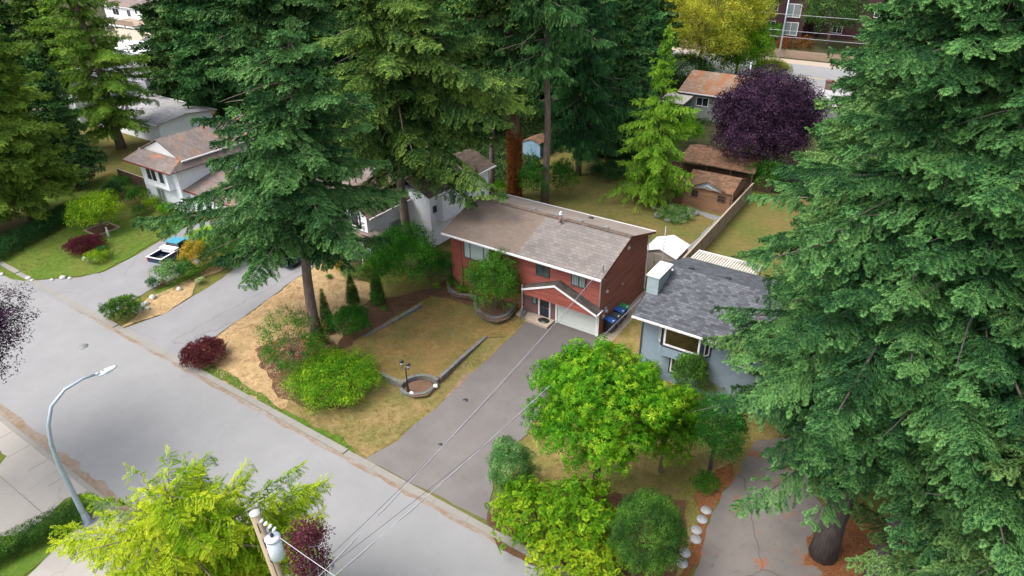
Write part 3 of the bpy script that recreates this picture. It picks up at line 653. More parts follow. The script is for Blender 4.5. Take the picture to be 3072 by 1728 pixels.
patch('needle_litter', [(1745, 1250), (1790, 1190), (1840, 1165), (1850, 1205), (1800, 1262), (1778, 1330), (1752, 1420), (1720, 1500), (1690, 1500), (1730, 1400), (1762, 1300)], lvl(6), M['litter'], .25, 19, grass=('litterbits', 26, .07, 'fallen_leaves'))
patch('needle_litter', [(2050, 1330), (2110, 1310), (2300, 1300), (2600, 1400), (2600, 1600), (2060, 1600), (2070, 1440), (2020, 1420)], lvl(6), M['litter'], .3, 20, grass=('litterbits', 20, .07, 'fallen_leaves'))
patch('worn_earth', [(1190, 935), (1165, 942), (1130, 985), (1118, 1010), (1150, 990), (1180, 962)], lvl(6), ground_mat('worn earth', [(.25, .17, .12), (.30, .20, .14), (.2, .15, .09)], .8, 10, .5), .15, 22)
patch('green_fringe', [(-24.2, -19.86), (-6.2, -19.86), (-8, -19.35), (-13, -19.55), (-18, -19.2), (-22, -18.9), (-25, -18.6), (-26.2, -19.5)], lvl(6), M['bright'], .3, 63, True, grass=('ggreen', 30, .10, 'fringe_grass'))
patch('flower_bed', [(1250, 1380), (1225, 1300), (1260, 1260), (1500, 1230), (1730, 1260), (1700, 1449), (1500, 1470), (1400, 1440)], lvl(9), M['soil'], .25, 23, grass=('litterbits', 16, .07, 'fallen_leaves'))
patch('gravel_bed', [(1600, 930), (1640, 960), (1720, 1000), (1640, 985), (1560, 940)], lvl(5), M['gravel'], .12, 24)
patch('far_lawn', [(1340, 340), (1440, 335), (1450, 360), (1400, 372), (1340, 375)], lvl(3), M['bright'], .3, 25)
patch('far_street', rect(-120, 120, 86, 106.5), lvl(3), M['asphalt'], 0, 0, True)
patch('far_pavement', rect(-120, 120, 106.5, 110.5), lvl(3), M['slab'], 0, 0, True)
patch('stone_path', [(0.2, 16.5), (1.3, 16.5), (1.2, 27), (-3.5, 27.9), (-3.4, 27.2), (.3, 26)], lvl(3), M['drock'], .15, 26, True)
mk = MB()
for y in (95.8, 96.15): mk.box((-120, y, .018), (120, y+.12, .024))
tag(mk.build('lane_marking', mat('yellow lane paint', (.55, .40, .10), .8)), kind='structure')
def kerb(name, x0, x1, y, wd=.34, cuts=()):
    mb = MB(); xs = sorted([x0, x1]+[c for k in cuts for c in k]); h_ = .13
    x = x0
    while x < x1:
        e = min(x+2.4, x1); low = any(a-.3 < (x+e)/2 < b_+.3 for a, b_ in cuts); q = .03 if low else h_
        mb.prism([(x+.008, y-wd*.5), (e-.008, y-wd*.5), (e-.008, y+wd*.5), (x+.008, y+wd*.5)], 0.0, .045+q*.8); x = e
    return tag(mb.build(name, M['kerb']), kind='structure')
kerb('kerb', -120, 60, -20.12, .46, [(-51, -36), (-34, -24.4), (-6.3, 4)])
kerb('kerb', -120, 60, -30.62, .3, [(-70, 60)])
jb = MB()
for x in np.arange(-60, 10, 2.35): jb.box((x, -33.1, .01), (x+.03, -30.8, .0405))
jb.box((-60, -33.13, .01), (-5, -33.10, .0465))
tag(jb.build('paving_joints', M['dgrey'] if False else mat('joint sand', (.16, .12, .09), .95)), kind='structure')
# raised lawn: slopes up to its front wall
def zl(x, y):
    return .026+max(0, min(1, (-3.5-y)/9.5))*.44
lawn = [(892, 868), (985, 806), (1086, 744), (1127, 740), (1160, 760), (1195, 790), (1222, 809), (1250, 815), (1290, 806), (1310, 820), (1270, 850), (1226, 850), (1160, 912), (1102, 968), (1083, 953), (1058, 951), (1030, 958), (1008, 976), (964, 958), (880, 905)]
patch('raised_lawn', lawn, 0, M['olive'], .06, 30, zf=zl, grass=('golive', 38, .085, 'raised_lawn_grass'))
# planter soil
patch('planter_soil', [(1199, 766), (1199, 790), (1226, 805), (1249, 811), (1276, 803), (1300, 780), (1290, 750), (1215, 745)], .40, M['planter'], .03, 31)
patch('planter_soil', [(1012, 987), (1040, 1000), (1075, 995), (1098, 972), (1080, 958), (1055, 956), (1030, 962)], .24, M['planter'], .03, 32)
patch('planter_soil', [(1127, 723), (1142, 743), (1179, 751), (1200, 760), (1205, 735), (1150, 700)], .28, M['soil'], .03, 33)
def wallpath(name, label, pts, h_, wd=.26, z0=0, m_='block', group=None, hs=None, cat='garden wall'):
    P = [np.array(p[:2], float) for p in pts]; mb = MB(); n = len(P); L = []; Rr = []
    for i in range(n):
        t_ = P[min(i+1, n-1)]-P[max(i-1, 0)]; t_ /= np.linalg.norm(t_); nn = np.array([-t_[1], t_[0]]); L.append(P[i]+nn*wd/2); Rr.append(P[i]-nn*wd/2)
    H_ = hs or [h_]*n
    for i in range(n-1):
        D_ = np.linalg.norm(P[i+1]-P[i]); k = max(1, int(D_/.45))
        for j in range(k):
            a, b_ = j/k+.012, (j+1)/k-.012; f = lambda A, q: A[i]+(A[i+1]-A[i])*q; hh = H_[i]+(H_[i+1]-H_[i])*(j+.5)/k
            mb.prism([f(L, a), f(Rr, a), f(Rr, b_), f(L, b_)][::-1], z0, hh-.07+.006*((i+j) % 2))
            mb.prism([f(L, a-.008)+(f(L, a)-f(Rr, a))*.06, f(Rr, a-.008)-(f(L, a)-f(Rr, a))*.06, f(Rr, b_+.008)-(f(L, b_)-f(Rr, b_))*.06, f(L, b_+.008)+(f(L, b_)-f(Rr, b_))*.06][::-1], hh-.065, hh)
    return tag(mb.build(name, M[m_]), label, cat, group)
def arc(pts, n=6):
    """smooth curve through picture points"""
    W = [np.array(G(*p)[:2]) for p in pts]; out = []
    for i in range(len(W)-1):
        p0, p1, p2, p3 = W[max(i-1, 0)], W[i], W[i+1], W[min(i+2, len(W)-1)]
        for j in range(n):
            t_ = j/n; out.append(.5*((2*p1)+(-p0+p2)*t_+(2*p0-5*p1+4*p2-p3)*t_*t_+(-p0+3*p1-3*p2+p3)*t_**3))
    return out+[W[-1]]
wallpath('retaining_wall', 'long straight concrete block edging between the mulch bed and the raised lawn', [(-15.2, -11.4), (-14.95, -9.2), (-14.75, -7), (-14.5, -4.2)], .35, .26)
wallpath('retaining_wall', 'straight block retaining wall along the driveway side of the raised lawn', [(-6.72, -11.4), (-7.0, -8.5), (-7.32, -4.9)], .3, .24, hs=[.52, .36, .12])
wallpath('retaining_wall', 'short front block wall of the raised lawn beside the bright green bush', [(-10.6, -13.2), (-10.1, -13.35), (-8.55, -13.25)], .52, .26)
wallpath('retaining_wall', 'curved block wall behind the garden lamp planter', arc([(1008, 980), (1031, 963), (1058, 957), (1083, 959), (1102, 970)]), .50, .24)
wallpath('planter_wall', 'low curved block rim in front of the garden lamp', arc([(1009, 984), (1019, 994), (1047, 999), (1075, 993), (1101, 972)]), .30, .22)
wallpath('planter_wall', 'round block planter wall under the leafy tree by the front door', arc([(1196, 756), (1197, 778), (1203, 792), (1226, 806), (1250, 811), (1275, 804), (1289, 787), (1296, 775)]), .52, .26)
wallpath('planter_wall', 'curved block planter edge under the lower left window', arc([(1127, 717), (1130, 732), (1142, 743), (1160, 749), (1179, 751), (1196, 757)]), .38, .24)
wallpath('step_block', 'small block pier between the round planter and the porch slab', [(-6.6, -.3), (-6.4, -1.1)], .40, .3)
# ------------------------------------------------------------------ red house
RO = (-7.2, 4.2, 0)
rh = thing('red_house', 'red two storey house with brown shingle roof and white garage door', 'house', RO)
gable_walls(RO, rh, -14.36, 0, 0, 8.42, 5.42, 1.34, 'x', 'red', .235, 'redside')
gable_roof(RO, rh, -14.74, .37, -.70, 9.12, 5.54, 7.10, 'x', 'roof', 'roofback')
q = MB(RO); q.box((-14.74, 3.98, 7.095), (.37, 4.44, 7.125)); q.build('ridge_cap', M['roofbr'], rh)
for xx in (.385, -14.76):
    q = MB(RO)
    for a_, b_ in (((xx, -.70), (xx, 4.21)), ((xx, 9.12), (xx, 4.21))):
        q.add([(xx-.012, a_[1], 5.36), (xx+.012, a_[1], 5.36), (xx+.012, b_[1], 6.92), (xx-.012, b_[1], 6.92), (xx-.012, a_[1], 5.545), (xx+.012, a_[1], 5.545), (xx+.012, b_[1], 7.105), (xx-.012, b_[1], 7.105)], [(0, 3, 2, 1), (4, 5, 6, 7), (0, 1, 5, 4), (1, 2, 6, 5), (2, 3, 7, 6), (3, 0, 4, 7)])
    q.build('fascia', M['redtrim'], rh)
q = MB(RO); q.box((-14.3, -.66, 5.30), (.3, -.02, 5.33)); q.build('soffit', M['white'], rh)
# cantilevered bay with the big blinds window
q = MB(RO); q.box((-12.98, -.30, 2.75), (-9.86, .0, 5.38)); lap(q, (-12.98, -.30), (-9.86, -.30), 2.75, 5.35, NY, .19)
for xx in (-12.98, -10.0): q.box((xx, -.345, 2.72), (xx+.14, -.298, 5.38))
q.build('bay', M['red'], rh)
window(rh, RO, (-12.72, -.33, 3.62), X_, NY, 2.72, 1.62, (1, 2.1, 1), 'dgrey', 'blind')
window(rh, RO, (-9.93, -.03, 3.60), X_, NY, .55, 1.55, (1,), 'metal', 'glass', rows=2)
window(rh, RO, (-12.63, -.03, 1.05), X_, NY, 1.90, 1.25, (1, 1), 'dgrey', 'glass')
window(rh, RO, (-5.73, -.03, 3.90), X_, NY, 1.26, 1.02, (1, 1), 'dgrey', 'glass')
window(rh, RO, (-2.52, -.03, 3.93), X_, NY, 1.29, 1.0, (1, 1), 'dgrey', 'curtain')
# brick ground floor by the door
q = MB(RO); q.box((-7.05, -.10, 0), (-5.42, -.03, 2.3)); q.box((-4.28, -.10, 0), (-3.84, -.03, 2.32)); q.box((-5.42, -.10, 2.22), (-4.28, -.03, 2.32)); q.build('brick_wall', M['brick'], rh)
window(rh, RO, (-6.03, -.10, 1.15), X_, NY, .42, 1.08, (1,), 'dgrey', 'curtain', .05)
q = MB(RO); fbox(q, (-5.42, -.03, 0), X_, NY, 0, .12, 0, .14, .1, 2.22); fbox(q, (-5.42, -.03, 0), X_, NY, 1.02, 1.14, 0, .14, .1, 2.22); fbox(q, (-5.42, -.03, 0), X_, NY, .12, 1.02, 0, .14, 2.12, 2.22); fbox(q, (-5.42, -.03, 0), X_, NY, .12, 1.02, 0, .16, .08, .13)
dr = q.build('door_frame', M['white'], rh)
q = MB(RO); fbox(q, (-5.30, -.03, 0), X_, NY, 0, .90, 0, .05, .13, 2.12); dd = q.build('door', mat('dark blue door', (.012, .02, .035), .3), rh)
q = MB(RO); fbox(q, (-5.30, -.08, 0), X_, NY, .12, .78, 0, .012, .95, 1.95); q.build('pane', M['glassd'], dd)
q = MB(RO); q.ell((-4.5, -.13, 1.12), .035, .035, .035); q.build('handle', M['metal'], dd)
# garage door
q = MB(RO)
for a in ((0, .16, 0, 2.30), (3.66, 3.80, 0, 2.30), (.16, 3.66, 2.2, 2.30)): fbox(q, (-3.82, -.03, 0), X_, NY, a[0], a[1], 0, .12, a[2], a[3])
q.build('garage_frame', M['white'], rh)
q = MB(RO)
for k in range(4):
    fbox(q, (-3.66, -.03, 0), X_, NY, 0, 3.50, 0, .045, .04+k*.54, .04+k*.54+.532)
q.build('garage_door', M['cream'], rh)
# porch gable
q = MB(RO); A, B_, C_ = (-6.50, 2.80), (-3.47, 4.02), (.30, 2.55)
for (x0, z0_), (x1, z1_) in ((A, B_), (B_, C_)): q.slab([(x0, -1.0, z0_), (x1, -1.0, z1_), (x1, -.035, z1_), (x0, -.035, z0_)], .10)
q.build('porch_roof', M['roofdark2'], rh)
q = MB(RO)
for (x0, z0_), (x1, z1_) in ((A, B_), (B_, C_)):
    q.add([(x0, -1.03, z0_-.17), (x1, -1.03, z1_-.17), (x1, -1.03, z1_+.01), (x0, -1.03, z0_+.01), (x0, -1.002, z0_-.17), (x1, -1.002, z1_-.17), (x1, -1.002, z1_+.01), (x0, -1.002, z0_+.01)], [(0, 1, 2, 3), (7, 6, 5, 4), (0, 4, 5, 1), (3, 2, 6, 7), (0, 3, 7, 4), (1, 5, 6, 2)])
q.tube([(.34, -1.0, 2.55), (.34, -.05, 2.53)], .055, 6)
q.build('porch_fascia', M['white'], rh)
q = MB(RO); q.add([(-6.4, -.93, 2.32), (.12, -.93, 2.32), (.12, -.93, 2.52), (-3.47, -.93, 3.90), (-6.4, -.93, 2.74)], [(0, 1, 2, 3, 4)])
q.add([(-6.4, -.90, 2.32), (.12, -.90, 2.32), (.12, -.90, 2.52), (-3.47, -.90, 3.90), (-6.4, -.90, 2.74)], [(4, 3, 2, 1, 0)])
for k in range(8):
    z = 2.34+k*.19; lo = -6.4 if z < 2.74 else -6.4+(z-2.74)/1.16*2.93; hi = .12 if z < 2.52 else .12-(z-2.52)/1.38*3.59
    if hi-lo > .3: q.box((lo+.1, -.955, z), (hi-.1, -.932, z+.16))
q.build('porch_gable', M['red'], rh)
q = MB(RO); q.box((-6.4, -.90, 2.30), (.12, -.05, 2.33)); q.build('porch_soffit', M['redtrim'], rh)
for pts in ([(.06, -.75, 5.42), (.05, -.5, 5.25), (.02, -.09, 5.0), (.02, -.09, 2.75)], [(.02, -.09, 2.45), (.03, -.09, .25), (.05, -.22, .12)], [(-6.98, -.18, 2.6), (-6.98, -.18, .35), (-7.02, -.35, .25)], [(.10, 9.1, 5.4), (.08, 8.5, 5.1), (.08, 8.5, .3), (.2, 8.45, .15)], [(-13.2, -.1, 5.3), (-13.2, -.09, .3)]):
    q = MB(RO); q.tube(pts, .05, 6); q.build('downspout', M['white' if pts[0][0] > -13 else 'redtrim'], rh)
q = MB(RO); q.tube([(-5.65, 3.55, 6.75), (-5.65, 3.55, 7.0)], [.17, .13], 12); q.tube([(-5.65, 3.55, 7.0), (-5.65, 3.55, 7.75)], .10, 12); fl = q.build('flue', mat('weathered flue', (.26, .17, .17), .5, .3), rh)
q = MB(RO); q.tube([(-5.65, 3.55, 7.74), (-5.65, 3.55, 7.86)], .155, 14); q.tube([(-5.65, 3.55, 7.93), (-5.65, 3.55, 8.02)], [.14, .05], 12); q.build('cap', M['white'], fl)
for xx, yy in ((-12.3, 4.75), (-9.1, 4.9), (-6.55, 4.8), (-4.6, 4.95), (-2.2, 4.9), (-5.0, 7.6)):
    zz = 7.1-(yy-4.21)*.318; q = MB(RO); q.slab([(xx-.16, yy-.14, zz+.14), (xx+.16, yy-.14, zz+.14), (xx+.18, yy+.18, zz+.10), (xx-.18, yy+.18, zz+.10)], .13); q.build('roof_vent', M['metal' if yy < 7 else 'dgrey'], rh)
for y, z, s_ in ((3.78, 2.94, .12), (1.05, 3.6, .09), (4.5, 5.9, .13)):
    q = MB(RO); q.box((.03, y-s_, z-s_), (.10, y+s_, z+s_)); q.box((.10, y-s_*.7, z-s_*.5), (.16, y+s_*.7, z+s_*.9)); q.build('wall_vent', M['white' if z > 3.2 else 'wood'], rh)
q = MB(RO); q.box((.03, .8, 1.75), (.12, 1.1, 2.25)); q.tube([(.08, .95, 1.9), (.26, .95, 1.9)], .13, 12); q.build('electric_meter', M['metal'], rh)
q = MB(RO); q.box((.03, .45, 1.45), (.14, .7, 1.75)); q.tube([(.08, .58, 1.6), (.2, .58, 1.6)], .09, 12); q.build('gas_meter', M['metal'], rh)
q = MB(RO); q.tube([(.12, .02, 5.0), (.12, .02, 6.35), (.12, -.12, 6.42)], .035, 6); q.build('service_mast', M['metal'], rh)
for px, pz in ((-6.55, 2.15), (-4.1, 2.2)):
    q = MB(RO); q.box((px-.06, -.22, pz-.12), (px+.06, -.10, pz+.12)); q.build('wall_lamp', M['black'], rh)
q = MB(); q.prism([(-5.98, -.16), (-5.92, -1.30), (-3.83, -1.38), (-3.83, -.16)][::-1], 0.0, .26); q.prism([(-7.1, -.16), (-7.1, -1.0), (-5.99, -1.0), (-5.99, -.16)][::-1], 0.0, .23)
tag(q.build('porch_slab', M['slab']), 'pale concrete slab at the front door of the red house', 'slab')
q = MB((-4.55, -.72, .262)); q.tube([(-4.55, -.72, .262), (-4.55, -.72, .285)], .37, 28); q.v = [((x+4.55)*1.35-4.55, y, z) for x, y, z in q.v]
tag(q.build('door_mat', M['black'], origin=(-4.55, -.72, .262)), 'oval black door mat on the concrete slab', 'door mat')
q = MB((.9, -1.9, 0)); q.tube([(.9, -1.9, .0), (.9, -1.9, .20)], .30, 14); q.v = [((x-.9)*1.4+.9, y, z) for x, y, z in q.v]; tag(q.build('stepping_stone', M['slab'], origin=(.9, -1.9, 0)), 'single pale oval stepping stone at the corner of the garage', 'stepping stone')
# ------------------------------------------------------------------ wheelie bins
def make_bin(label, lid, body, group, loc, rz, sc=1):
    t_ = thing('wheelie_bin', label, 'bin', loc, rz, group); q = MB()
    a, b_ = .25, .31
    q.add([(-a*.8, -b_*.8, .08), (a*.8, -b_*.8, .08), (a*.8, b_*.8, .08), (-a*.8, b_*.8, .08), (-a, -b_, .95), (a, -b_, .95), (a, b_, .95), (-a, b_, .95)], [(0, 3, 2, 1), (4, 5, 6, 7), (0, 1, 5, 4), (1, 2, 6, 5), (2, 3, 7, 6), (3, 0, 4, 7)])
    q.box((-a-.03, -b_-.03, .90), (a+.03, b_+.03, .955)); q.build('body', M[body], t_)
    q = MB(); q.slab([(-a-.05, -b_-.07, .985), (a+.05, -b_-.07, .985), (a+.05, b_*.3, 1.07), (-a-.05, b_*.3, 1.07)], .03); q.slab([(-a-.05, b_*.3, 1.07), (a+.05, b_*.3, 1.07), (a+.05, b_+.08, 1.04), (-a-.05, b_+.08, 1.04)], .03); q.box((-.12, -.16, 1.045), (.12, -.02, 1.07)); q.build('lid', M[lid], t_)
    q = MB(); q.box((-.09, -.30, 1.0), (.06, -.20, 1.035)); q.build('sticker', M['white'], t_)
    q = MB(); q.tube([(-a, b_+.07, .97), (a, b_+.07, .97)], .02, 6); q.build('handle', M[body], t_)
    for s_ in (-1, 1): q = MB(); q.tube([(s_*(a-.02), b_*.8, .11), (s_*(a+.05), b_*.8, .11)], .11, 12); q.build('wheel', M['black'], t_)
    t_.scale = (sc,)*3
for i, (x, y, lid, lb) in enumerate(((.52, 1.02, 'lid_blue', 'blue lidded bin at the front of the row beside the red wall'), (.55, 1.82, 'bin_lid', 'bin with a faded black lid between the two blue lidded bins'), (.50, 2.72, 'lid_blue', 'blue lidded bin between the black lidded and the green lidded bins'), (.50, 3.55, 'lid_green', 'green lidded bin at the back of the row'))):
    make_bin(lb, lid, 'bin', 'wheelie bins beside the red house', (x, y, lvl.z), R(90+(-8, 5, -3, 6)[i]), 1.12 if i < 3 else 1.05)
# ------------------------------------------------------------------ blue grey house
BO = (9.5, 2, 0); bh = thing('blue_house', 'blue grey house with charcoal shingle roof and white framed bay window', 'house', BO)
gable_walls(BO, bh, 4.52, 18.5, -2.33, 6.0, 5.0, 1.32, 'x', 'bluegrey', .19)
gable_roof(BO, bh, 4.10, 19, -3.28, 6.95, 5.12, 6.85, 'x', 'roofdark', 'roofdark', gut=False)
q = MB(BO); q.box((4.1, -3.40, 5.0), (19, -3.284, 5.12)); q.build('gutter', M['white'], bh)
wb = mat('warm bulbs', (.8, .5, .25), .4)
for k in range(16):
    q = MB(BO); x = 4.4+k*.42; q.ell((x, -3.43, 5.10), .03, .03, .03, 6, 4); q.build('string_light', wb, bh)
for a_, b_ in ((-3.28, 1.835), (6.95, 1.835)):
    q = MB(BO)
    q.add([(4.07, a_, 4.95), (4.097, a_, 4.95), (4.097, b_, 6.68), (4.07, b_, 6.68), (4.07, a_, 5.13), (4.097, a_, 5.13), (4.097, b_, 6.86), (4.07, b_, 6.86)], [(0, 3, 2, 1), (4, 5, 6, 7), (0, 1, 5, 4), (1, 2, 6, 5), (2, 3, 7, 6), (3, 0, 4, 7)])
    q.build('fascia', M['navy'], bh)
# bay: plan polygon
bp = [(5.85, -2.33), (6.25, -2.85), (9.05, -2.85), (9.5, -2.33)]
q = MB(BO); q.prism(bp, 2.45, 5.0)
for (a_, b_) in zip(bp[:-1], bp[1:]):
    a_ = np.array(a_); b_ = np.array(b_); t_ = (b_-a_)/np.linalg.norm(b_-a_); lap(q, a_, b_, 2.45, 4.98, (t_[1], -t_[0]), .19)
q.build('bay', M['bluegrey'], bh)
window(bh, BO, (6.38, -2.88, 3.35), X_, NY, 2.54, 1.5, (1,), 'white', 'glassw', .13, trim='navy')
for a_, b_ in ((bp[0], bp[1]), (bp[2], bp[3])):
    a_ = np.array(a_); b_ = np.array(b_); t_ = (b_-a_)/np.linalg.norm(b_-a_); n_ = (t_[1], -t_[0]); s_ = a_+t_*.12+np.array(n_)*.03
    window(bh, BO, (s_[0], s_[1], 3.35), t_, n_, .42, 1.5, (1,), 'white', 'glassd', .07, trim='navy')
window(bh, BO, (6.9, -2.36, .95), X_, NY, .95, 1.25, (1,), 'white', 'glassd', .09, trim='navy')
window(bh, BO, (10.9, -2.36, 3.2), X_, NY, 1.2, 1.3, (1, 1), 'white', 'glassd', .09, trim='navy')
q = MB(BO); q.tube([(4.6, -3.3, 5.0), (4.55, -2.42, 4.7), (4.55, -2.42, .1)], .05, 6); q.build('downspout', M['bluegrey'], bh)
q = MB(BO); q.box((4.08, -1.05, 5.2), (4.88, 1.15, 7.22)); q.box((4.12, -1.0, 0), (4.50, 1.1, 5.2))
for k in range(10):
    z = 5.3+k*.19; q.box((4.055, -1.078, z), (4.905, -1.052, z+.165)); q.box((4.882, -1.05, z), (4.908, 1.15, z+.165))
ch = q.build('chimney', mat('pale blue grey boards', (.30, .37, .39), .6, var=.08), bh)
q = MB(BO); q.box((3.98, -1.16, 7.223), (4.98, 1.26, 7.30)); q.build('chimney_cap', M['white'], ch)
q = MB(BO); q.ell((5.05, .95, 7.0), .10, .10, .10); q.tube([(4.9, .95, 6.9), (5.05, .95, 6.98)], .02, 5); q.build('lamp', M['white'], ch)
for xx, yy in ((5.9, 2.45), (8.6, 2.5), (11.4, 2.5)):
    zz = 6.85-(yy-1.83)*.338; q = MB(BO); q.slab([(xx-.16, yy-.14, zz+.14), (xx+.16, yy-.14, zz+.14), (xx+.18, yy+.18, zz+.10), (xx-.18, yy+.18, zz+.10)], .13); q.build('roof_vent', M['black'], bh)
# antenna behind the chimney
ax_, ay_ = 2.25, 6.3
an = thing('tv_antenna', 'thin grey antenna mast with crossbars standing between the two houses', 'antenna', (ax_, ay_, 0))
q = MB((ax_, ay_, 0)); q.tube([(ax_, ay_, 0), (ax_, ay_, 7.6)], .025, 5); q.build('mast', M['metal'], an)
for k in range(7):
    q = MB((ax_, ay_, 0)); z = 5.6+k*.3; q.tube([(ax_-.05, ay_, z), (ax_+.18, ay_-.02, z)], .02, 4); q.build('crossbar', M['dgrey'], an)
# corrugated patio cover
pc = thing('patio_cover', 'white corrugated patio roof behind the charcoal roof', 'patio cover', (6.4, 8.7, 0)); PO = (6.4, 8.7, 0)
q = MB(PO); qv = MB(PO); n_ = 25; x0, x1 = 3.95, 9.3
for k in range(n_):
    a_ = x0+(x1-x0)*k/n_; w_ = (x1-x0)/n_; q.slab([(a_, 7.3, 4.60), (a_+w_*.66, 7.3, 4.60), (a_+w_*.66, 9.9, 4.42), (a_, 9.9, 4.42)], .03); qv.slab([(a_+w_*.66, 7.3, 4.52), (a_+w_, 7.3, 4.52), (a_+w_, 9.9, 4.34), (a_+w_*.66, 9.9, 4.34)], .02)
qv.build('valley', M['slab'], pc)
q.build('roof', mat('dirty white corrugated plastic', (.55, .52, .46), .6, var=.22, scale=1.2, stretch=(4, .6, 1)), pc)
q = MB(PO); q.box((x0, 9.92, 4.25), (x1, 10.0, 4.44)); q.box((x0, 6.0, 4.3), (x0+.1, 9.925, 4.36)); q.build('beam', M['white'], pc)
for xx in (x0+.1, 6.6, x1-.2): q = MB(PO); q.box((xx, 9.7, 0), (xx+.1, 9.8, 4.3)); q.build('post', M['white'], pc)
# ------------------------------------------------------------------ fences
def fence(name, label, a_, b_, h_, m_='wood', cap='slab', vertical=False, th=.05, group=None):
    a_ = np.array(a_, float); b_ = np.array(b_, float); L = np.linalg.norm(b_-a_); t_ = (b_-a_)/L; n_ = np.array([-t_[1], t_[0]])
    o = (a_[0], a_[1], 0); r_ = thing(name, label, 'fence', o, group=group); q = MB(o)
    if vertical:
        x = 0
        while x < L-.1: fbox(q, (*a_, 0), t_, n_, x, x+.135, -th/2, th/2, .05, h_-.02*((int(x*7)) % 2)); x += .15
    else:
        z = .06; k = 0
        while z < h_-.08: fbox(q, (*a_, 0), t_, n_, 0, L, -th/2+.006*(k % 2), th/2+.006*(k % 2), z, z+.135); z += .15; k += 1
    q.build('boards', M[m_], r_)
    x = 0
    while x < L+.1:
        q = MB(o); fbox(q, (*a_, 0), t_, n_, x-.05, x+.05, -.075, .075, 0, h_+.03); q.build('post', M[m_], r_); x += 2.4
    q = MB(o); fbox(q, (*a_, 0), t_, n_, 0, L, -.09, .09, h_+.034, h_+.075); q.build('cap_rail', M[cap], r_)
    return r_
fence('wooden_fence', 'long weathered board fence running back between the two yards', (1.85, 8.2), (1.55, 34), 1.75)
fence('wooden_fence', 'brown upright board fence left of the red house', (-20.6, .6), (-14.5, .6), 1.8, 'bwood', 'bwood', True)
fence('wooden_fence', 'dark brown fence beside the far left white house', (-64.5, -2.0), (-57.8, -2.0), 1.8, 'bwood', 'wood', True)
fence('wooden_fence', 'low plank fence behind the log cabin shed', (-9, 36.6), (3, 36.6), 1.6, 'bwood', 'bwood', True)
# ------------------------------------------------------------------ sheds
def shed(name, label, x0, x1, y0, y1, zt, rise, axis, wall, roof, ov=.2, door=True, dm='white', pitch=.16, dface=(.5, .9)):
    o = ((x0+x1)/2, (y0+y1)/2, 0); r_ = thing(name, label, 'shed', o)
    gable_walls(o, r_, x0, x1, y0, y1, zt, rise, axis, wall, pitch)
    k = rise/((y1-y0)/2 if axis == 'x' else (x1-x0)/2)
    gable_roof(o, r_, x0-ov, x1+ov, y0-ov, y1+ov, zt+.08-k*ov, zt+.08+rise, axis, roof, gut=False, th=.07)
    if door:
        q = MB(o); xm = x0+(x1-x0)*dface[0]; fbox(q, (xm-.6, y0-.03, 0), X_, NY, 0, 1.2, 0, .03, .08, 1.85); d_ = q.build('door', M[dm], r_)
        q = MB(o); fbox(q, (xm-.6, y0-.03, 0), X_, NY, .59, .61, .03, .045, .08, 1.85); fbox(q, (xm-.6, y0-.03, 0), X_, NY, .66, .70, .03, .09, .9, 1.1); q.build('handle', M['dgrey'], d_)
    return r_, o
shed('garden_shed', 'beige metal shed with a bright white roof behind the red house', -1.75, 1.25, 12.2, 15.3, 1.85, .55, 'y', 'beige', 'white', .15, True, 'beige', .3, (.35, 1))
shed('garden_shed', 'small light blue shed half hidden behind the bare cedar trunks', -28.3, -25.6, 32.6, 35.2, 1.9, .5, 'y', 'blueshed', 'roofcedar', .15, True, 'blueshed', .18)
lg, LO = shed('log_cabin', 'little log cabin with a rusty shake roof at the end of the yard', -4.1, 1.0, 28.0, 33.0, 2.45, .9, 'x', 'log', 'roofcedar', .18, False)
q = MB(LO); xm = -1.6
for (xa, za), (xb, zb) in (((-3.6, 2.50), (xm, 3.4)), ((xm, 3.4), (.6, 2.50))): q.slab([(xa, 27.75, za), (xb, 27.75, zb), (xb, 30.4, zb), (xa, 30.4, za)], .08)
q.build('porch_roof', M['roofcedar'], lg)
q = MB(LO); q.add([(-3.2, 27.93, 2.45), (.2, 27.93, 2.45), (xm, 27.93, 3.25)], [(0, 1, 2)]); q.tube([(-2.4, 27.7, 2.65), (-1.6, 27.7, 2.95), (-.8, 27.7, 2.65), (0.1, 27.7, 2.4)], .03, 4); q.tube([(-3.1, 27.7, 2.4), (-2.0, 27.7, 2.6), (-1.6, 27.7, 2.95)], .03, 4); q.build('gable', M['metal'], lg)
window(lg, LO, (-3.3, 27.96, 1.35), X_, NY, .75, .75, (1, 1), 'bwood', 'glassd', .05, rows=2)
window(lg, LO, (-.4, 27.96, 1.35), X_, NY, .85, .75, (1, 1), 'bwood', 'glassd', .05, rows=2)
q = MB(LO); q.box((-5.4, 28.6, 0), (-4.15, 31, 1.7)); lap(q, (-5.4, 28.6), (-4.15, 28.6), 0, 1.7, NY, .17); q.build('lean_to', M['log'], lg)
for xx in (-4.2, 1.1): q = MB(LO); q.box((xx, 27.86, 0), (xx+.14, 27.98, 2.4)); q.build('corner_post', M['log'], lg)
cp = thing('open_shelter', 'brown shingled open shelter behind the log cabin', 'shelter', (-4.2, 38.5, 0)); CO = (-4.2, 38.5, 0)
gable_roof(CO, cp, -7.8, 1.2, 35.3, 42.0, 2.45, 3.3, 'x', 'roofcedar', gut=False)
for xx in (-7.5, -4.5, -1.6, .9):
    for yy in (35.5, 41.6): q = MB(CO); q.box((xx, yy, 0), (xx+.13, yy+.13, 2.5)); q.build('post', M['bwood'], cp)
q = MB((-5.2, 36.4, 0)); q.box((-5.6, 36.0, .0), (-4.9, 36.7, 1.15)); q.box((-5.7, 35.95, 1.15), (-4.8, 36.75, 1.25)); tag(q.build('storage_box', mat('purple plastic', (.16, .01, .16), .5), origin=(-5.2, 36.4, 0)), 'purple storage box under the open brown shelter', 'box')
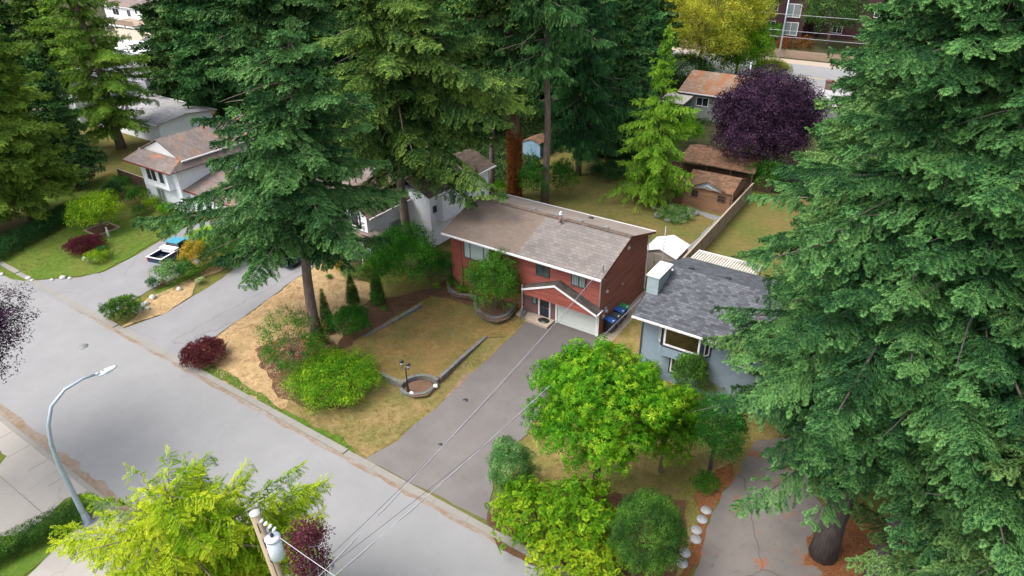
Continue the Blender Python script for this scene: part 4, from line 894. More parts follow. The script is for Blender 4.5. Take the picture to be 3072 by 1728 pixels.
# ------------------------------------------------------------------ white houses
WO = (-27, 6, 0); wc = thing('white_house', 'white sided house with brown roofs beside the tall firs left of the red house', 'house', WO)
q = MB(WO)
def lbox(q, x0, x1, y0, y1, z0, z1, pitch=.2):
    q.box((x0+.001, y0+.001, z0), (x1-.001, y1-.001, z1)); lap(q, (x0, y0), (x1, y0), z0, z1, NY, pitch); lap(q, (x1, y0), (x1, y1), z0, z1, X_, pitch); lap(q, (x0, y1), (x0, y0), z0, z1, NX, pitch); lap(q, (x1, y1), (x0, y1), z0, z1, Y_, pitch)
lbox(q, -25.8, -20.85, 5.0, 14.5, 0, 5.5); lbox(q, -20.85, -20.2, 6.0, 9.5, 2.6, 5.2)
lbox(q, -33.5, -25.8, 1.5, 14.5, 0, 5.3); lbox(q, -29.6, -24.2, -.2, 5.0, 2.7, 5.0)
lbox(q, -33.0, -24.4, .2, 3, 0, 2.6)
q.build('wall', M['wsiding'], wc)
gable_roof(WO, wc, -26.3, -20.3, 4.4, 15.1, 5.55, 6.9, 'y', 'roofbr')
gable_roof(WO, wc, -34, -25, 1.0, 15, 5.4, 7.3, 'x', 'roofneedle')
gable_roof(WO, wc, -30.2, -23.2, -.8, 7, 4.75, 6.6, 'y', 'roofbr')
q = MB(WO); q.slab([(-33.3, -2.7, 2.5), (-22.6, -2.7, 2.5), (-22.6, .3, 3.0), (-33.3, .3, 3.0)], .12); q.build('porch_roof', M['roofneedle'], wc)
for xx in (-25.3, -23.0, -27.9, -31.0): q = MB(WO); q.box((xx, -2.5, 0), (xx+.12, -2.38, 2.45)); q.build('porch_post', M['white'], wc)
q = MB(WO); q.add([(-30.0, -.26, 4.9), (-24.2, -.26, 4.9), (-27.1, -.26, 6.4)], [(0, 1, 2)])
q.build('gable', M['white'], wc)
q = MB(WO)
for k in range(9): q.box((-25.1+k*.24, -2.46, .15), (-25.07+k*.24, -2.43, .95))
q.box((-25.3, -2.47, .95), (-23.0, -2.42, 1.0)); q.build('railing', M['navy'], wc)
window(wc, WO, (-28.6, -.24, 3.2), X_, NY, 1.2, 1.5, (1,), 'white', 'glassd', .1, trim='navy')
window(wc, WO, (-26.2, -.24, 3.2), X_, NY, 1.1, 1.5, (1,), 'white', 'glassd', .1, trim='navy')
window(wc, WO, (-32.6, 1.46, 3.3), X_, NY, 1.5, 1.2, (1, 1), 'white', 'glassd', .1)
window(wc, WO, (-20.82, 9.9, 2.1), Y_, X_, 1.6, 1.2, (1, 1), 'dgrey', 'glassd', .07)
window(wc, WO, (-20.82, 5.3, 3.6), Y_, X_, .5, .7, (1,), 'dgrey', 'glassd', .07)
window(wc, WO, (-24.9, 4.96, 3.2), X_, NY, .8, 1.3, (1,), 'dgrey', 'glassd', .07)
q = MB(WO); fbox(q, (-32.4, .17, 0), X_, NY, 0, 4.6, 0, .05, .05, 2.2); q.build('garage_door', M['white'], wc)
q = MB(WO); fbox(q, (-26.6, .17, 0), X_, NY, 0, .95, 0, .05, .1, 2.1); q.build('door', mat('navy door', (.02, .03, .08), .4), wc)
# far left white house
VO = (-52.5, 1, 0); wl = thing('white_house', 'white house on the left with orange needles on its skirt roof', 'house', VO)
q = MB(VO); lbox(q, -56.6, -49.4, -3.1, 8, 0, 5.0, .17); lbox(q, -49.4, -40.2, -2.3, 6, 0, 2.65, .17); lbox(q, -54.6, -50.4, -3.75, -3.1, 2.6, 5.0, .17)
q.build('wall', M['wsiding'], wl)
gable_roof(VO, wl, -57.0, -49.0, -2.5, 9, 5.9, 7.6, 'y', 'roofneedle')
q = MB(VO); q.slab([(-57.6, -4.3, 5.05), (-48.6, -4.3, 5.05), (-49.3, -2.4, 5.95), (-56.8, -2.4, 5.95)], .1); q.slab([(-48.6, -4.3, 5.05), (-48.6, 9, 5.05), (-49.3, 9, 5.9), (-49.3, -2.4, 5.95)], .1); q.build('skirt_roof', M['roofneedle'], wl)
q = MB(VO); q.add([(-56.4, -2.35, 5.95), (-49.6, -2.35, 5.95), (-53.0, -2.35, 7.35)], [(0, 1, 2)]); q.build('gable', M['white'], wl)
q = MB(VO); q.slab([(-49.3, -2.9, 2.7), (-39.8, -2.9, 2.7), (-39.8, 2.2, 3.9), (-49.3, 2.2, 3.9)], .12); q.build('garage_roof', M['roofneedle'], wl)
q = MB(VO); q.box((-49.3, -3.02, 2.58), (-39.8, -2.9, 2.7)); q.box((-57.6, -4.42, 4.93), (-48.6, -4.302, 5.05)); q.build('gutter', M['redtrim'], wl)
window(wl, VO, (-54.3, -3.78, 3.2), X_, NY, 2.0, 1.45, (1, 1), 'white', 'glassd', .09, trim='white')
window(wl, VO, (-51.9, -3.78, 3.2), X_, NY, 1.0, 1.45, (1,), 'white', 'glass', .07)
window(wl, VO, (-54.3, -3.14, .7), X_, NY, 1.5, 1.3, (1, 1), 'white', 'curtain', .08)
window(wl, VO, (-46.8, -2.34, .95), X_, NY, 1.0, 1.2, (1, 1), 'white', 'curtain', .08)
q = MB(VO); fbox(q, (-45.2, -2.34, 0), X_, NY, 0, 4.6, 0, .05, .05, 2.15); q.build('garage_door', M['white'], wl)
# houses farther back on the left
def simple_house(name, label, x0, x1, y0, y1, ze, rise, axis, wall, roof, wins=(), ov=.5, gut=True):
    o = ((x0+x1)/2, (y0+y1)/2, 0); r_ = thing(name, label, 'house', o); gable_walls(o, r_, x0, x1, y0, y1, ze-.1, rise*.93, axis, wall, .22)
    k = rise/((y1-y0)/2 if axis == 'x' else (x1-x0)/2); gable_roof(o, r_, x0-ov, x1+ov, y0-ov, y1+ov, ze-k*ov+.1, ze+rise+.1, axis, roof, gut=gut)
    for (face, p_, z, w_, h_) in wins:
        if face == 'S': window(r_, o, (p_, y0-.03, z), X_, NY, w_, h_, (1, 1), 'white', 'glassd', .08)
        else: window(r_, o, (x1+.03, p_, z), Y_, X_, w_, h_, (1, 1), 'white', 'glassd', .08)
    return r_, o
simple_house('house', 'pale grey roofed house behind the sparse cedar on the left', -113, -93, 8, 18, 4.6, 2.0, 'x', 'wsiding', 'roofpale', [('S', -110, 1.2, 2, 1.3), ('S', -103, 1.2, 1.6, 1.3), ('S', -97, 1.2, 2, 1.3)])
simple_house('house', 'low white house with a flat grey roof left of the big fir', -91, -74, 9.5, 18, 2.9, .5, 'x', 'wsiding', 'roofpale', [('S', -88, 1, 2, 1.1), ('S', -80, 1, 2, 1.1)])
simple_house('house', 'white house with a steep pale grey gable at the left behind the trees', -104, -92, 19, 32, 5.2, 2.2, 'y', 'wsiding', 'roofpale', [('S', -100, 3, 1.6, 1.3), ('S', -96, 3, 1.6, 1.3)])
hs, HO = simple_house('house', 'pale blue house with a brown roof at the top left edge', -183, -156, 62, 76, 5.4, 3.0, 'x', 'wsiding', 'roofneedle', [('S', -179, 3, 3, 1.7), ('S', -172, 3, 1.6, 1.7), ('S', -165, 3, 2.4, 1.4), ('E', 66, 3, 2, 1.4)])
q = MB(HO); q.box((-172, 55, 2.4), (-158, 62, 2.6))
for k in range(29): q.box((-172+k*.5, 55, 2.6), (-171.9+k*.5, 55.1, 3.6))
q.box((-172, 54.95, 3.6), (-158, 55.12, 3.72)); q.box((-172, 55.02, 2.62), (-158, 55.06, 3.5)); q.build('balcony', M['wood'], hs)
for xx in (-171.8, -167, -162.5, -158.3): q = MB(HO); q.box((xx, 55.1, 0), (xx+.3, 55.4, 2.4)); q.build('balcony_post', M['white'], hs)
simple_house('house', 'white flat roofed garage below the pale blue house', -138, -122, 37, 45, 2.7, .4, 'x', 'wsiding', 'white', [('S', -134, 1, 2, 1)])
simple_house('house', 'small beige roofed carport next to the pale blue house', -150, -137, 44, 51, 2.9, .9, 'x', 'wsiding', 'slab')
simple_house('house', 'house with a weathered roof at the far left edge', -98, -82, -8, 2, 4.6, 1.8, 'x', 'greysiding', 'roofbr', [('S', -94, 2.4, 2, 1.3)])
# mossy house behind the purple tree
mh, MO = simple_house('house', 'grey green house with a mossy brown roof behind the purple tree', -17.6, -3.2, 60.5, 70.5, 4.0, 1.9, 'x', 'greysiding', 'roofmoss', [('S', -15.2, 2.0, 1.9, 1.3)])
q = MB(MO); q.tube([(-9.6, 66.5, 5.4), (-9.6, 66.5, 7.6)], .14, 10); q.tube([(-9.6, 66.5, 7.6), (-9.6, 66.5, 7.8)], .2, 10); q.build('flue', M['metal'], mh)
q = MB(MO); q.slab([(-19.6, 56.2, 3.1), (-15.6, 56.2, 3.1), (-15.6, 60.4, 3.5), (-19.6, 60.4, 3.5)], .1); q.build('awning', M['umbrella'], mh)
q = MB((-18.6, 55.6, 0))
for k in range(12):
    a0_, a1_ = 2*math.pi*k/12, 2*math.pi*(k+1)/12; r0 = .55+.12*(k % 2); r1 = .55+.12*((k+1) % 2)
    q.add([(-18.6+r0*math.cos(a0_), 55.6+r0*math.sin(a0_), .2), (-18.6+r1*math.cos(a1_), 55.6+r1*math.sin(a1_), .2), (-18.6+r1*.5*math.cos(a1_), 55.6+r1*.5*math.sin(a1_), 3.0), (-18.6+r0*.5*math.cos(a0_), 55.6+r0*.5*math.sin(a0_), 3.0)], [(0, 1, 2, 3)])
q.tube([(-18.6, 55.6, 0), (-18.6, 55.6, 3.3)], .05, 6)
tag(q.build('gazebo_curtain', M['umbrella'], origin=(-18.6, 55.6, 0)), 'cream gazebo curtain tied up beside the grey green house', 'curtain')
simple_house('house', 'small grey roofed house right of the mossy roof', -.8, 6.5, 69, 76, 2.7, 1.0, 'x', 'greysiding', 'roofpale')
q = MB((-.5, 79, 0)); q.box((-.8, 78.7, 0), (.2, 79.6, 3.6)); q.box((-.9, 78.6, 3.6), (.3, 79.7, 3.75)); tag(q.build('brick_chimney', M['brick'], origin=(-.5, 79, 0)), 'small pale chimney stack behind the grey roof', 'chimney')
# maroon apartment block across the far street
bo = (-19, 138, 0); ab = thing('apartment_building', 'dark maroon apartment block with stacked windows across the far street', 'building', bo)
q = MB(bo); q.box((-60, 138, 0), (20, 150, 16)); q.box((-22.0, 132.5, 0), (-17.3, 138, 16)); q.build('wall', M['maroon'], ab)
for k in range(4):
    window(ab, bo, (-21.6, 132.45, .8+k*3.9), X_, NY, 3.3, 2.9, (1, 1), 'white', 'curtain', .16)
    for xx in (-50, -42, -34, -27, -12, -4, 4, 12): window(ab, bo, (xx, 137.95, 1.2+k*3.9), X_, NY, 2.2, 1.6, (1, 1), 'white', 'glassd', .12)
fence('retaining_fence', 'long low brown wall across the far street', (-70, 111.5), (40, 111.5), 1.5, 'wood', 'wood', False, .2)
# ------------------------------------------------------------------ pickup truck (local frame: +y = forward)
tk = thing('pickup_truck', 'old blue pickup truck with a turquoise cab parked on the left driveway', 'pickup truck', (-39.98, -12.55, lvl.z), R(14)); tk.scale = (.98, 1, 1)
q = MB(); h0_, h1_ = .55, 1.10
q.box((-.9, 0, .42), (.9, 2.25, .60)); q.box((-.9, 0, .60), (-.82, 2.25, h1_)); q.box((.82, 0, .60), (.9, 2.25, h1_)); q.box((-.82, 0, .60), (.82, .07, h1_)); q.box((-.82, 2.18, .60), (.82, 2.25, h1_)); q.build('bed', M['tblue'], tk)
q = MB(); q.box((-.95, -.03, h1_+.002), (-.80, 2.25, h1_+.05)); q.box((.80, -.03, h1_+.002), (.95, 2.25, h1_+.05)); q.box((-.80, -.03, h1_+.002), (.80, .10, h1_+.05)); q.build('bed_rim', M['white'], tk)
q = MB(); q.box((-.88, 1.72, .9), (.88, 2.22, 1.28)); q.box((-.93, 1.66, 1.28), (.93, 2.28, 1.33)); q.build('tool_box', M['white'], tk)
q = MB(); q.box((-.92, 2.27, .42), (.92, 4.95, .98)); q.slab([(-.88, 3.7, 1.03), (.88, 3.7, 1.03), (.84, 4.9, .99), (-.84, 4.9, .99)], .06); q.build('body', M['tblue'], tk)
q = MB(); q.add([(-.86, 2.32, .98), (.86, 2.32, .98), (.86, 3.95, .98), (-.86, 3.95, .98), (-.68, 2.45, 1.60), (.68, 2.45, 1.60), (.68, 3.45, 1.60), (-.68, 3.45, 1.60)], [(0, 1, 5, 4), (1, 2, 6, 5), (2, 3, 7, 6), (3, 0, 4, 7)]); q.build('window', M['glassd'], tk)
q = MB(); q.slab([(-.74, 2.36, 1.66), (.74, 2.36, 1.66), (.72, 3.52, 1.66), (-.72, 3.52, 1.66)], .06); q.slab([(-.88, 3.6, 1.062), (.88, 3.6, 1.062), (.82, 4.85, 1.03), (-.82, 4.85, 1.03)], .02); q.build('cab_roof', M['teal'], tk)
q = MB(); q.box((-.9, -.12, .45), (.9, -.03, .62)); q.build('bumper', M['metal'], tk)
for s_ in (-1, 1):
    q = MB(); q.box((s_*.8-.08, -.045, .72), (s_*.8+.08, -.002, .98)); q.build('tail_light', M['taillight'], tk)
    q = MB(); q.box((s_*1.02-.08, 3.2, 1.05), (s_*1.02+.08, 3.28, 1.3)); q.build('mirror', M['black'], tk)
    for y in (.95, 4.05):
        q = MB(); q.tube([(s_*.78, y, .34), (s_*.95, y, .34)], .34, 18); wh = q.build('wheel', M['tyre'], tk); q = MB(); q.tube([(s_*.94, y, .34), (s_*.965, y, .34)], .18, 12); q.build('rim', M['metal'], wh)
q = MB(); q.box((-.5, .5, .605), (.3, 1.3, .66)); q.box((-.7, .3, .605), (-.55, 1.6, .70)); q.build('bed_load', M['dgrey'], tk)
# blue bin / sign seen between the trees at left, car roofs
q = MB((-62.5, -3.6, 0)); q.box((-62.9, -4.0, 0), (-62.1, -3.3, 1.1)); q.box((-62.95, -4.05, 1.1), (-62.05, -3.25, 1.2)); tag(q.build('recycling_bin', M['lid_blue'], origin=(-62.5, -3.6, 0)), 'bright blue bin under the dark trees at the far left', 'bin')
def car(label, loc, rz, paint, grp=None):
    t_ = thing('parked_car', label, 'car', loc, rz, grp); q = MB()
    q.add([(-.9, -2.2, .35), (.9, -2.2, .35), (.9, 2.2, .35), (-.9, 2.2, .35), (-.88, -2.15, .95), (.88, -2.15, .95), (.86, 2.1, .85), (-.86, 2.1, .85)], [(0, 3, 2, 1), (4, 5, 6, 7), (0, 1, 5, 4), (1, 2, 6, 5), (2, 3, 7, 6), (3, 0, 4, 7)]); q.slab([(-.66, -1.3, 1.46), (.66, -1.3, 1.46), (.66, .4, 1.46), (-.66, .4, 1.46)], .05); q.build('body', paint, t_)
    q = MB(); q.add([(-.84, -1.9, .94), (.84, -1.9, .94), (.84, 1.2, .9), (-.84, 1.2, .9), (-.66, -1.3, 1.41), (.66, -1.3, 1.41), (.66, .4, 1.41), (-.66, .4, 1.41)], [(0, 1, 5, 4), (1, 2, 6, 5), (2, 3, 7, 6), (3, 0, 4, 7)]); q.build('window', M['glassd'], t_)
    for s_ in (-1, 1):
        for y in (-1.35, 1.35): q = MB(); q.tube([(s_*.75, y, .33), (s_*.92, y, .33)], .33, 14); q.build('wheel', M['tyre'], t_)
pw = mat('white car paint', (.65, .66, .68), .25, var=.03)
car('white car parked in front of the low grey roofed house', (*G(402, 350)[:2], 0), R(80), pw)
car('white car parked beside the far left garage', (*G(425, 185)[:2], 0), R(30), pw)
car('dark car parked beside the white house porch behind the big fir trunk', (-30.0, -3.9, lvl.z), R(0), M['tblue'])
# ------------------------------------------------------------------ street lamp
st = thing('street_lamp', 'tall curved grey street lamp leaning out over the road', 'street lamp', (-15.3, -32.0, 0)); SO = (-15.3, -32.0, 0)
prof_ = [(-32.02, 0), (-32.06, 1.4), (-32.10, 4.6), (-32.02, 5.9), (-31.80, 7.0), (-31.33, 7.95), (-30.5, 8.46), (-29.5, 8.55), (-28.9, 8.42)]
q = MB(SO); q.tube([(-15.3, y, z) for y, z in prof_], [.17, .15, .12, .105, .10, .09, .08, .07, .06], 12); q.build('pole', M['lampmetal'], st)
q = MB(SO); q.prism([(-15.52, -32.25), (-15.08, -32.25), (-15.08, -31.80), (-15.52, -31.80)], 0, .12); q.tube([(-15.3, -32.02, .1), (-15.3, -32.03, .75), (-15.3, -32.04, .95)], [.24, .19, .14], 8, smooth=False); q.build('base', M['lampmetal'], st)
q = MB(SO); q.tube([(-15.3, -32.11, 4.55), (-15.3, -32.11, 4.68)], .105, 12); q.build('joint', M['metal'], st)
q = MB(SO); q.ell((-15.3, -28.35, 8.30), .21, .58, .12, 14, 8); q.tube([(-15.3, -29.0, 8.44), (-15.3, -28.7, 8.38)], [.05, .09], 10); hd = q.build('lamp_head', mat('pale lamp housing', (.62, .66, .70), .4), st)
q = MB(SO); q.tube([(-15.3, -28.5, 8.39), (-15.3, -28.5, 8.45)], .04, 8); q.build('photocell', M['black'], hd)
q = MB(SO); q.ell((-15.3, -28.3, 8.24), .13, .33, .06, 12, 6); q.build('lens', M['glass'], hd)
# ------------------------------------------------------------------ garden lamp
GL = G(1027, 986, .24); go = (GL[0], GL[1], .24); gl = thing('garden_lamp', 'black twin lantern garden lamp in the curved planter', 'garden lamp', go)
gx, gy = GL[0], GL[1]; q = MB(go); q.tube([(gx, gy, .24), (gx, gy, .34), (gx, gy, .55), (gx, gy, 1.0), (gx, gy, 2.1), (gx, gy, 2.25)], [.15, .12, .09, .055, .04, .06], 10); q.build('post', M['black'], gl)
for s_ in (-1, 1):
    q = MB(go); q.tube([(gx, gy, 2.2), (gx+s_*.12, gy, 2.25), (gx+s_*.26, gy, 2.24), (gx+s_*.30, gy, 2.36)], .022, 6); q.tube([(gx+s_*.30, gy, 2.36), (gx+s_*.30, gy, 2.42)], [.05, .10], 8); am = q.build('arm', M['black'], gl)
    q = MB(go); q.tube([(gx+s_*.30, gy, 2.42), (gx+s_*.30, gy, 2.70)], [.09, .14], 8); q.build('glass', mat('frosted lantern glass', (.45, .45, .42), .2), am)
    q = MB(go); q.tube([(gx+s_*.30, gy, 2.70), (gx+s_*.30, gy, 2.82), (gx+s_*.30, gy, 2.92)], [.17, .09, .015], 8); q.build('lantern_cap', M['black'], am)
# rocks
def rock(name, label, ox, oy, r, z=0.0, m_='rock', seed=1, group=None, fl=.7):
    c = G(ox, oy, z); q = MB((c[0], c[1], z)); q.ell((c[0], c[1], z+r*fl*.4), r, r*.8, r*fl, 9, 6, seed, .10); return tag(q.build(name, M[m_], origin=(c[0], c[1], z)), label, 'rock', group)
rock('rock', 'white rock at the foot of the black garden lamp', 1036, 990, .17, .25, 'white', 1)
rock('rock', 'white rock in the right corner of the garden lamp planter', 1096, 972, .19, .25, 'white', 2)
for i, (x, y, r_) in enumerate(((72, 700, .30), (81, 705, .2), (131, 704, .22), (158, 699, .33), (176, 700, .22), (4, 690, .25))):
    rock('rock', ['larger pale rock on the left lawn edge by the kerb', 'small pale rock beside the larger pale edge rock', 'flat pale rock on the lawn edge by the left driveway', 'whitest rock on the lawn edge by the left driveway', 'rightmost pale rock on the left lawn edge', 'pale rock at the left picture edge by the kerb'][i], x, y, r_, lvl.z, seed=i, group='pale rocks edging the green lawn', fl=.45)
for i, (x, y, r_) in enumerate(((357, 774, .42), (347, 783, .5), (369, 765, .3), (372, 778, .28), (452, 729, .3), (385, 750, .35))):
    rock('rock', ['grey white boulder beside the spreading juniper', 'biggest flat boulder beside the spreading juniper', 'small upper boulder of the juniper rock pile', 'small right boulder of the juniper rock pile', 'pale rock under the small red shrub', 'flat rock between the dry strip and the driveway'][i], x, y, r_, lvl.z, seed=10+i, group='boulders on the dry strip')
for i, (x, y, r_) in enumerate(((257, 647, .3), (213, 652, .28), (225, 657, .25), (243, 655, .3), (276, 640, .25))):
    rock('rock', ['tall grey stone in the oval bed under the maroon maple', 'left rim stone of the oval bed', 'front left rim stone of the oval bed', 'front pale stone of the oval bed', 'right rim stone of the oval bed'][i], x, y, r_, lvl.z, 'rock' if i % 2 else 'drock', seed=20+i, group='stones in the oval lawn bed')
for i, (x, y, r_) in enumerate(((1655, 545, .5), (1680, 556, .4), (1720, 548, .5), (1748, 540, .45), (1645, 525, .3), (1700, 556, .3))):
    rock('rock', ['left grey boulder of the rockery near the log cabin', 'front left boulder of the rockery', 'front right boulder of the rockery', 'rightmost boulder of the rockery', 'small upper boulder by the spruce trunk', 'middle boulder of the rockery'][i], x, y, r_, lvl.z, 'drock', seed=30+i, group='boulders of the back yard rockery')
for i, (x, y) in enumerate(((1776, 1285), (1766, 1308), (1752, 1335), (1750, 1358), (1723, 1392), (1716, 1418), (1727, 1366))):
    c = G(x, y); q = MB((c[0], c[1], 0)); q.tube([(c[0], c[1], 0), (c[0], c[1], lvl.z+.03)], [.31, .30], 20)
    if i == 6: continue
    tag(q.build('stepping_stone', M['rock'] if 0 else mat('grey stepping stone', (.36, .36, .37), .9, var=.15, scale=5), origin=(c[0], c[1], 0)), ['round stepping stone farthest up the orange litter strip', 'second round stepping stone from the top', 'third round stepping stone from the top', 'fourth round stepping stone from the top', 'fifth round stepping stone from the top', 'lowest round stepping stone near the dark round shrub'][i], 'stepping stone', 'round stepping stones along the old driveway')
def flatpatch(name, label, ox, oy, r, m_, cat, sy=1.0, h_=.052):
    c = G(ox, oy); q = MB((c[0], c[1], 0)); q.tube([(c[0], c[1], 0), (c[0], c[1], h_)], r, 22); q.v = [(x, c[1]+(y-c[1])*sy, z) for x, y, z in q.v]; return tag(q.build(name, M[m_], origin=(c[0], c[1], 0)), label, cat)
flatpatch('manhole_cover', 'round iron manhole cover on the left part of the street', 208, 873, .42, 'drock', 'manhole cover', h_=.041)
flatpatch('oil_stain', 'dark round stain on the driveway near the garden lamp', 1171, 1008, .20, 'dgrey', 'stain', .9)
flatpatch('oil_stain', 'small dark stain low on the driveway', 1108, 1120, .16, 'dgrey', 'stain', .9)
flatpatch('septic_lid', 'small pale round lid in the left lawn', 378, 558, .38, 'slab', 'lid', h_=.06)
q = MB(); c = G(258, 578)
for a_, b_ in (((-1.3, -1.3), (1.3, -1.15)), ((-1.3, 1.15), (1.3, 1.3)), ((-1.3, -1.15), (-1.15, 1.15)), ((1.15, -1.15), (1.3, 1.15))): q.box((c[0]+a_[0], c[1]+a_[1], 0), (c[0]+b_[0], c[1]+b_[1], .16))
tag(q.build('tree_surround', M['wood']), 'square timber edging round the clipped lawn tree', 'edging')
tag(patch('tree_soil', [(c[0]-1.15, c[1]-1.15), (c[0]+1.15, c[1]-1.15), (c[0]+1.15, c[1]+1.15), (c[0]-1.15, c[1]+1.15)], lvl.z+.03, M['soil'], 0, 0, True), kind='structure')
sg = G(276, 600); q = MB((sg[0], sg[1], 0)); q.tube([(sg[0], sg[1], 0), (sg[0], sg[1], .5), (sg[0], sg[1], .9), (sg[0], sg[1], 1.1)], [.16, .11, .13, .05], 9); q.ell((sg[0], sg[1], 1.18), .1, .1, .12); tag(q.build('garden_statue', M['rock'], origin=(sg[0], sg[1], 0)), 'small pale garden statue behind the maroon maple', 'statue')
fp = G(521, 731); q = MB((fp[0], fp[1], 0)); q.tube([(fp[0], fp[1], 0), (fp[0], fp[1], .25), (fp[0], fp[1], .42)], [.28, .22, .36], 12); 
tb = G(502, 747-35); q = MB((tb[0], tb[1], 0)); q.tube([(tb[0], tb[1], 0), (tb[0], tb[1], .38)], [.24, .34], 12); tag(q.build('flower_tub', M['wood'], origin=(tb[0], tb[1], 0)), 'low barrel tub on the dry strip', 'planter')
# ------------------------------------------------------------------ utility pole with transformer, and the wires
PT = GD(641, 1292, 21.5); PB = PT+np.array([1.1, .2, 0])*1.0; uo = (PB[0], PB[1], 0)
up_ = thing('utility_pole', 'weathered wooden utility pole with a grey transformer at the bottom edge', 'utility pole', uo)
q = MB(uo); q.tube([(PB[0], PB[1], 0), (PB[0]*.5+PT[0]*.5, PB[1]*.5+PT[1]*.5, PT[2]/2), tuple(PT)], [.23, .19, .16], 16); q.build('pole', M['pole'], up_)
q = MB(uo); q.tube([tuple(PT+np.array([0, 0, -.02])), tuple(PT+np.array([0, 0, .03]))], .165, 14); q.build('pole_cap', M['rock'], up_)
TC = GD(685, 1352, 21.8); q = MB(uo); q.tube([tuple(TC+np.array([0, 0, -.95])), tuple(TC+np.array([0, 0, -.88])), tuple(TC+np.array([0, 0, -.05]))], [.20, .235, .235], 20); q.tube([tuple(TC+np.array([0, 0, -.05])), tuple(TC+np.array([0, 0, 0])), tuple(TC+np.array([0, 0, .05]))], [.255, .255, .17], 20)
q.box((TC[0]-.30, TC[1]-.07, TC[2]-.7), (TC[0]-.2, TC[1]+.07, TC[2]-.15)); tr_ = q.build('transformer', mat('pale grey transformer paint', (.50, .54, .58), .4), up_)
q = MB(uo); q.ell(tuple(TC+np.array([0, 0, .10])), .06, .06, .10); q.build('bushing', M['navy'], tr_)
q = MB(uo); q.tube([tuple(TC+np.array([-.23, .05, -.05])), tuple(TC+np.array([-.25, .05, .22]))], .055, 8); q.tube([tuple(TC+np.array([-.34, -.1, -.35])), tuple(TC+np.array([-.34, -.1, -.02]))], .075, 8); q.build('bushing', M['metal'], tr_)
a_ = PT+np.array([.12, .02, -.20]); b_ = TC+np.array([.12, .12, .28])
for k in range(4):
    c0, c1 = a_+(b_-a_)*(k/4+.06), a_+(b_-a_)*(k/4+.2); q = MB(uo); q.tube([tuple(c0), tuple((c0+c1)/2), tuple(c1)], [.05, .095, .05], 10); q.build('insulator', M['white'], up_)
q = MB(uo)
for k in range(3): q.tube([tuple(PT+(PB*np.array([1, 1, 0])-PT)*(.02+k*.05)+np.array([.12, -.1, 0])), tuple(PT+(PB*np.array([1, 1, 0])-PT)*(.05+k*.05)+np.array([.13, -.1, 0]))], .018, 5)
q.tube([tuple(PT+(PB*np.array([1, 1, 0])-PT)*.08+np.array([.14, -.08, 0])), tuple(PT+(PB*np.array([1, 1, 0])-PT)*.3+np.array([.15, -.08, 0]))], .015, 5); q.build('conduit', M['black'], up_)
def wire(name, label, a_, b_, sag, r=.012, m_='wire', group=None, twist=None):
    a_ = np.array(a_, float); b_ = np.array(b_, float); n_ = 40; q = MB(a_); P_ = [a_+(b_-a_)*i/n_-np.array([0, 0, sag*4*(i/n_)*(1-i/n_)]) for i in range(n_+1)]
    q.tube(P_, r, 5); o_ = q.build(name, M[m_], origin=a_)
    if twist:
        q = MB(a_); L = np.linalg.norm(b_-a_); nn = int(L*3); Q = []
        for i in range(nn+1):
            f = i/nn; p_ = a_+(b_-a_)*f-np.array([0, 0, sag*4*f*(1-f)]); g_ = f*L*2.2; Q.append(p_+np.array([math.cos(g_)*.03, 0, math.sin(g_)*.03-.03]))
        q.tube(Q, r*.9, 4); o2 = q.build('twisted_strand', M[twist], None, origin=a_); o2.location = (0, 0, 0); o2.parent = o_
    return tag(o_, label, 'cable', group)
J1 = GD(735, 1520, 21.0); J2 = GD(760, 1500, 21.0)
wire('power_cable', 'twisted white cable from the pole to the right gutter of the red house', J1, (.14, -.1, 6.30), .35, .011, 'wire', twist='dwire')
wire('power_cable', 'thin cable just above the twisted white one to the red house', J1+np.array([-.1, .1, .35]), (.14, -.1, 6.15), .75, .010, 'dwire')
wire('power_cable', 'white cable crossing the driveway to the blue grey house', J2+np.array([.2, -.1, 0]), (4.2, -2.2, 6.0), .35, .011, 'wire', twist='dwire')
wire('power_cable', 'thin cable just above the white one to the blue grey house', J2+np.array([.0, .1, .35]), (4.2, -2.2, 5.9), .75, .010, 'dwire')
wire('power_cable', 'white cable running from the transformer out of the bottom of the picture', TC+np.array([.25, .1, .05]), GD(880, 1475, 19.5), .02, .010, 'wire')
# far street furniture
fl_ = thing('street_lamp', 'thin pale street lamp pole on the far street', 'street lamp', (*G(1958, 148)[:2], 0)); fo = tuple(fl_.location)
q = MB(fo); ht = 14; q.tube([(fo[0], fo[1], 0), (fo[0], fo[1], ht*.5), (fo[0], fo[1], ht)], [.20, .16, .12], 8); q.build('pole', M['metal'], fl_)
q = MB(fo); q.tube([(fo[0], fo[1], ht), (fo[0]+.1, fo[1]-1.5, ht+.3)], .06, 6); q.box((fo[0]-.1, fo[1]-2.2, ht+.2), (fo[0]+.3, fo[1]-1.4, ht+.35)); q.build('lamp_head', M['white'], fl_)
for i, z in enumerate((4.4, 5.6, 8.6, 12.3, 12.9)):
    wire('overhead_line', ['lowest overhead line above the far street', 'second lowest overhead line above the far street', 'middle overhead line above the far street', 'second highest overhead line above the far street', 'highest overhead line above the far street'][i], (-70, 108.8, z+.6), (50, 108.8, z+.6), .5, .03, 'wire', 'overhead lines along the far street')
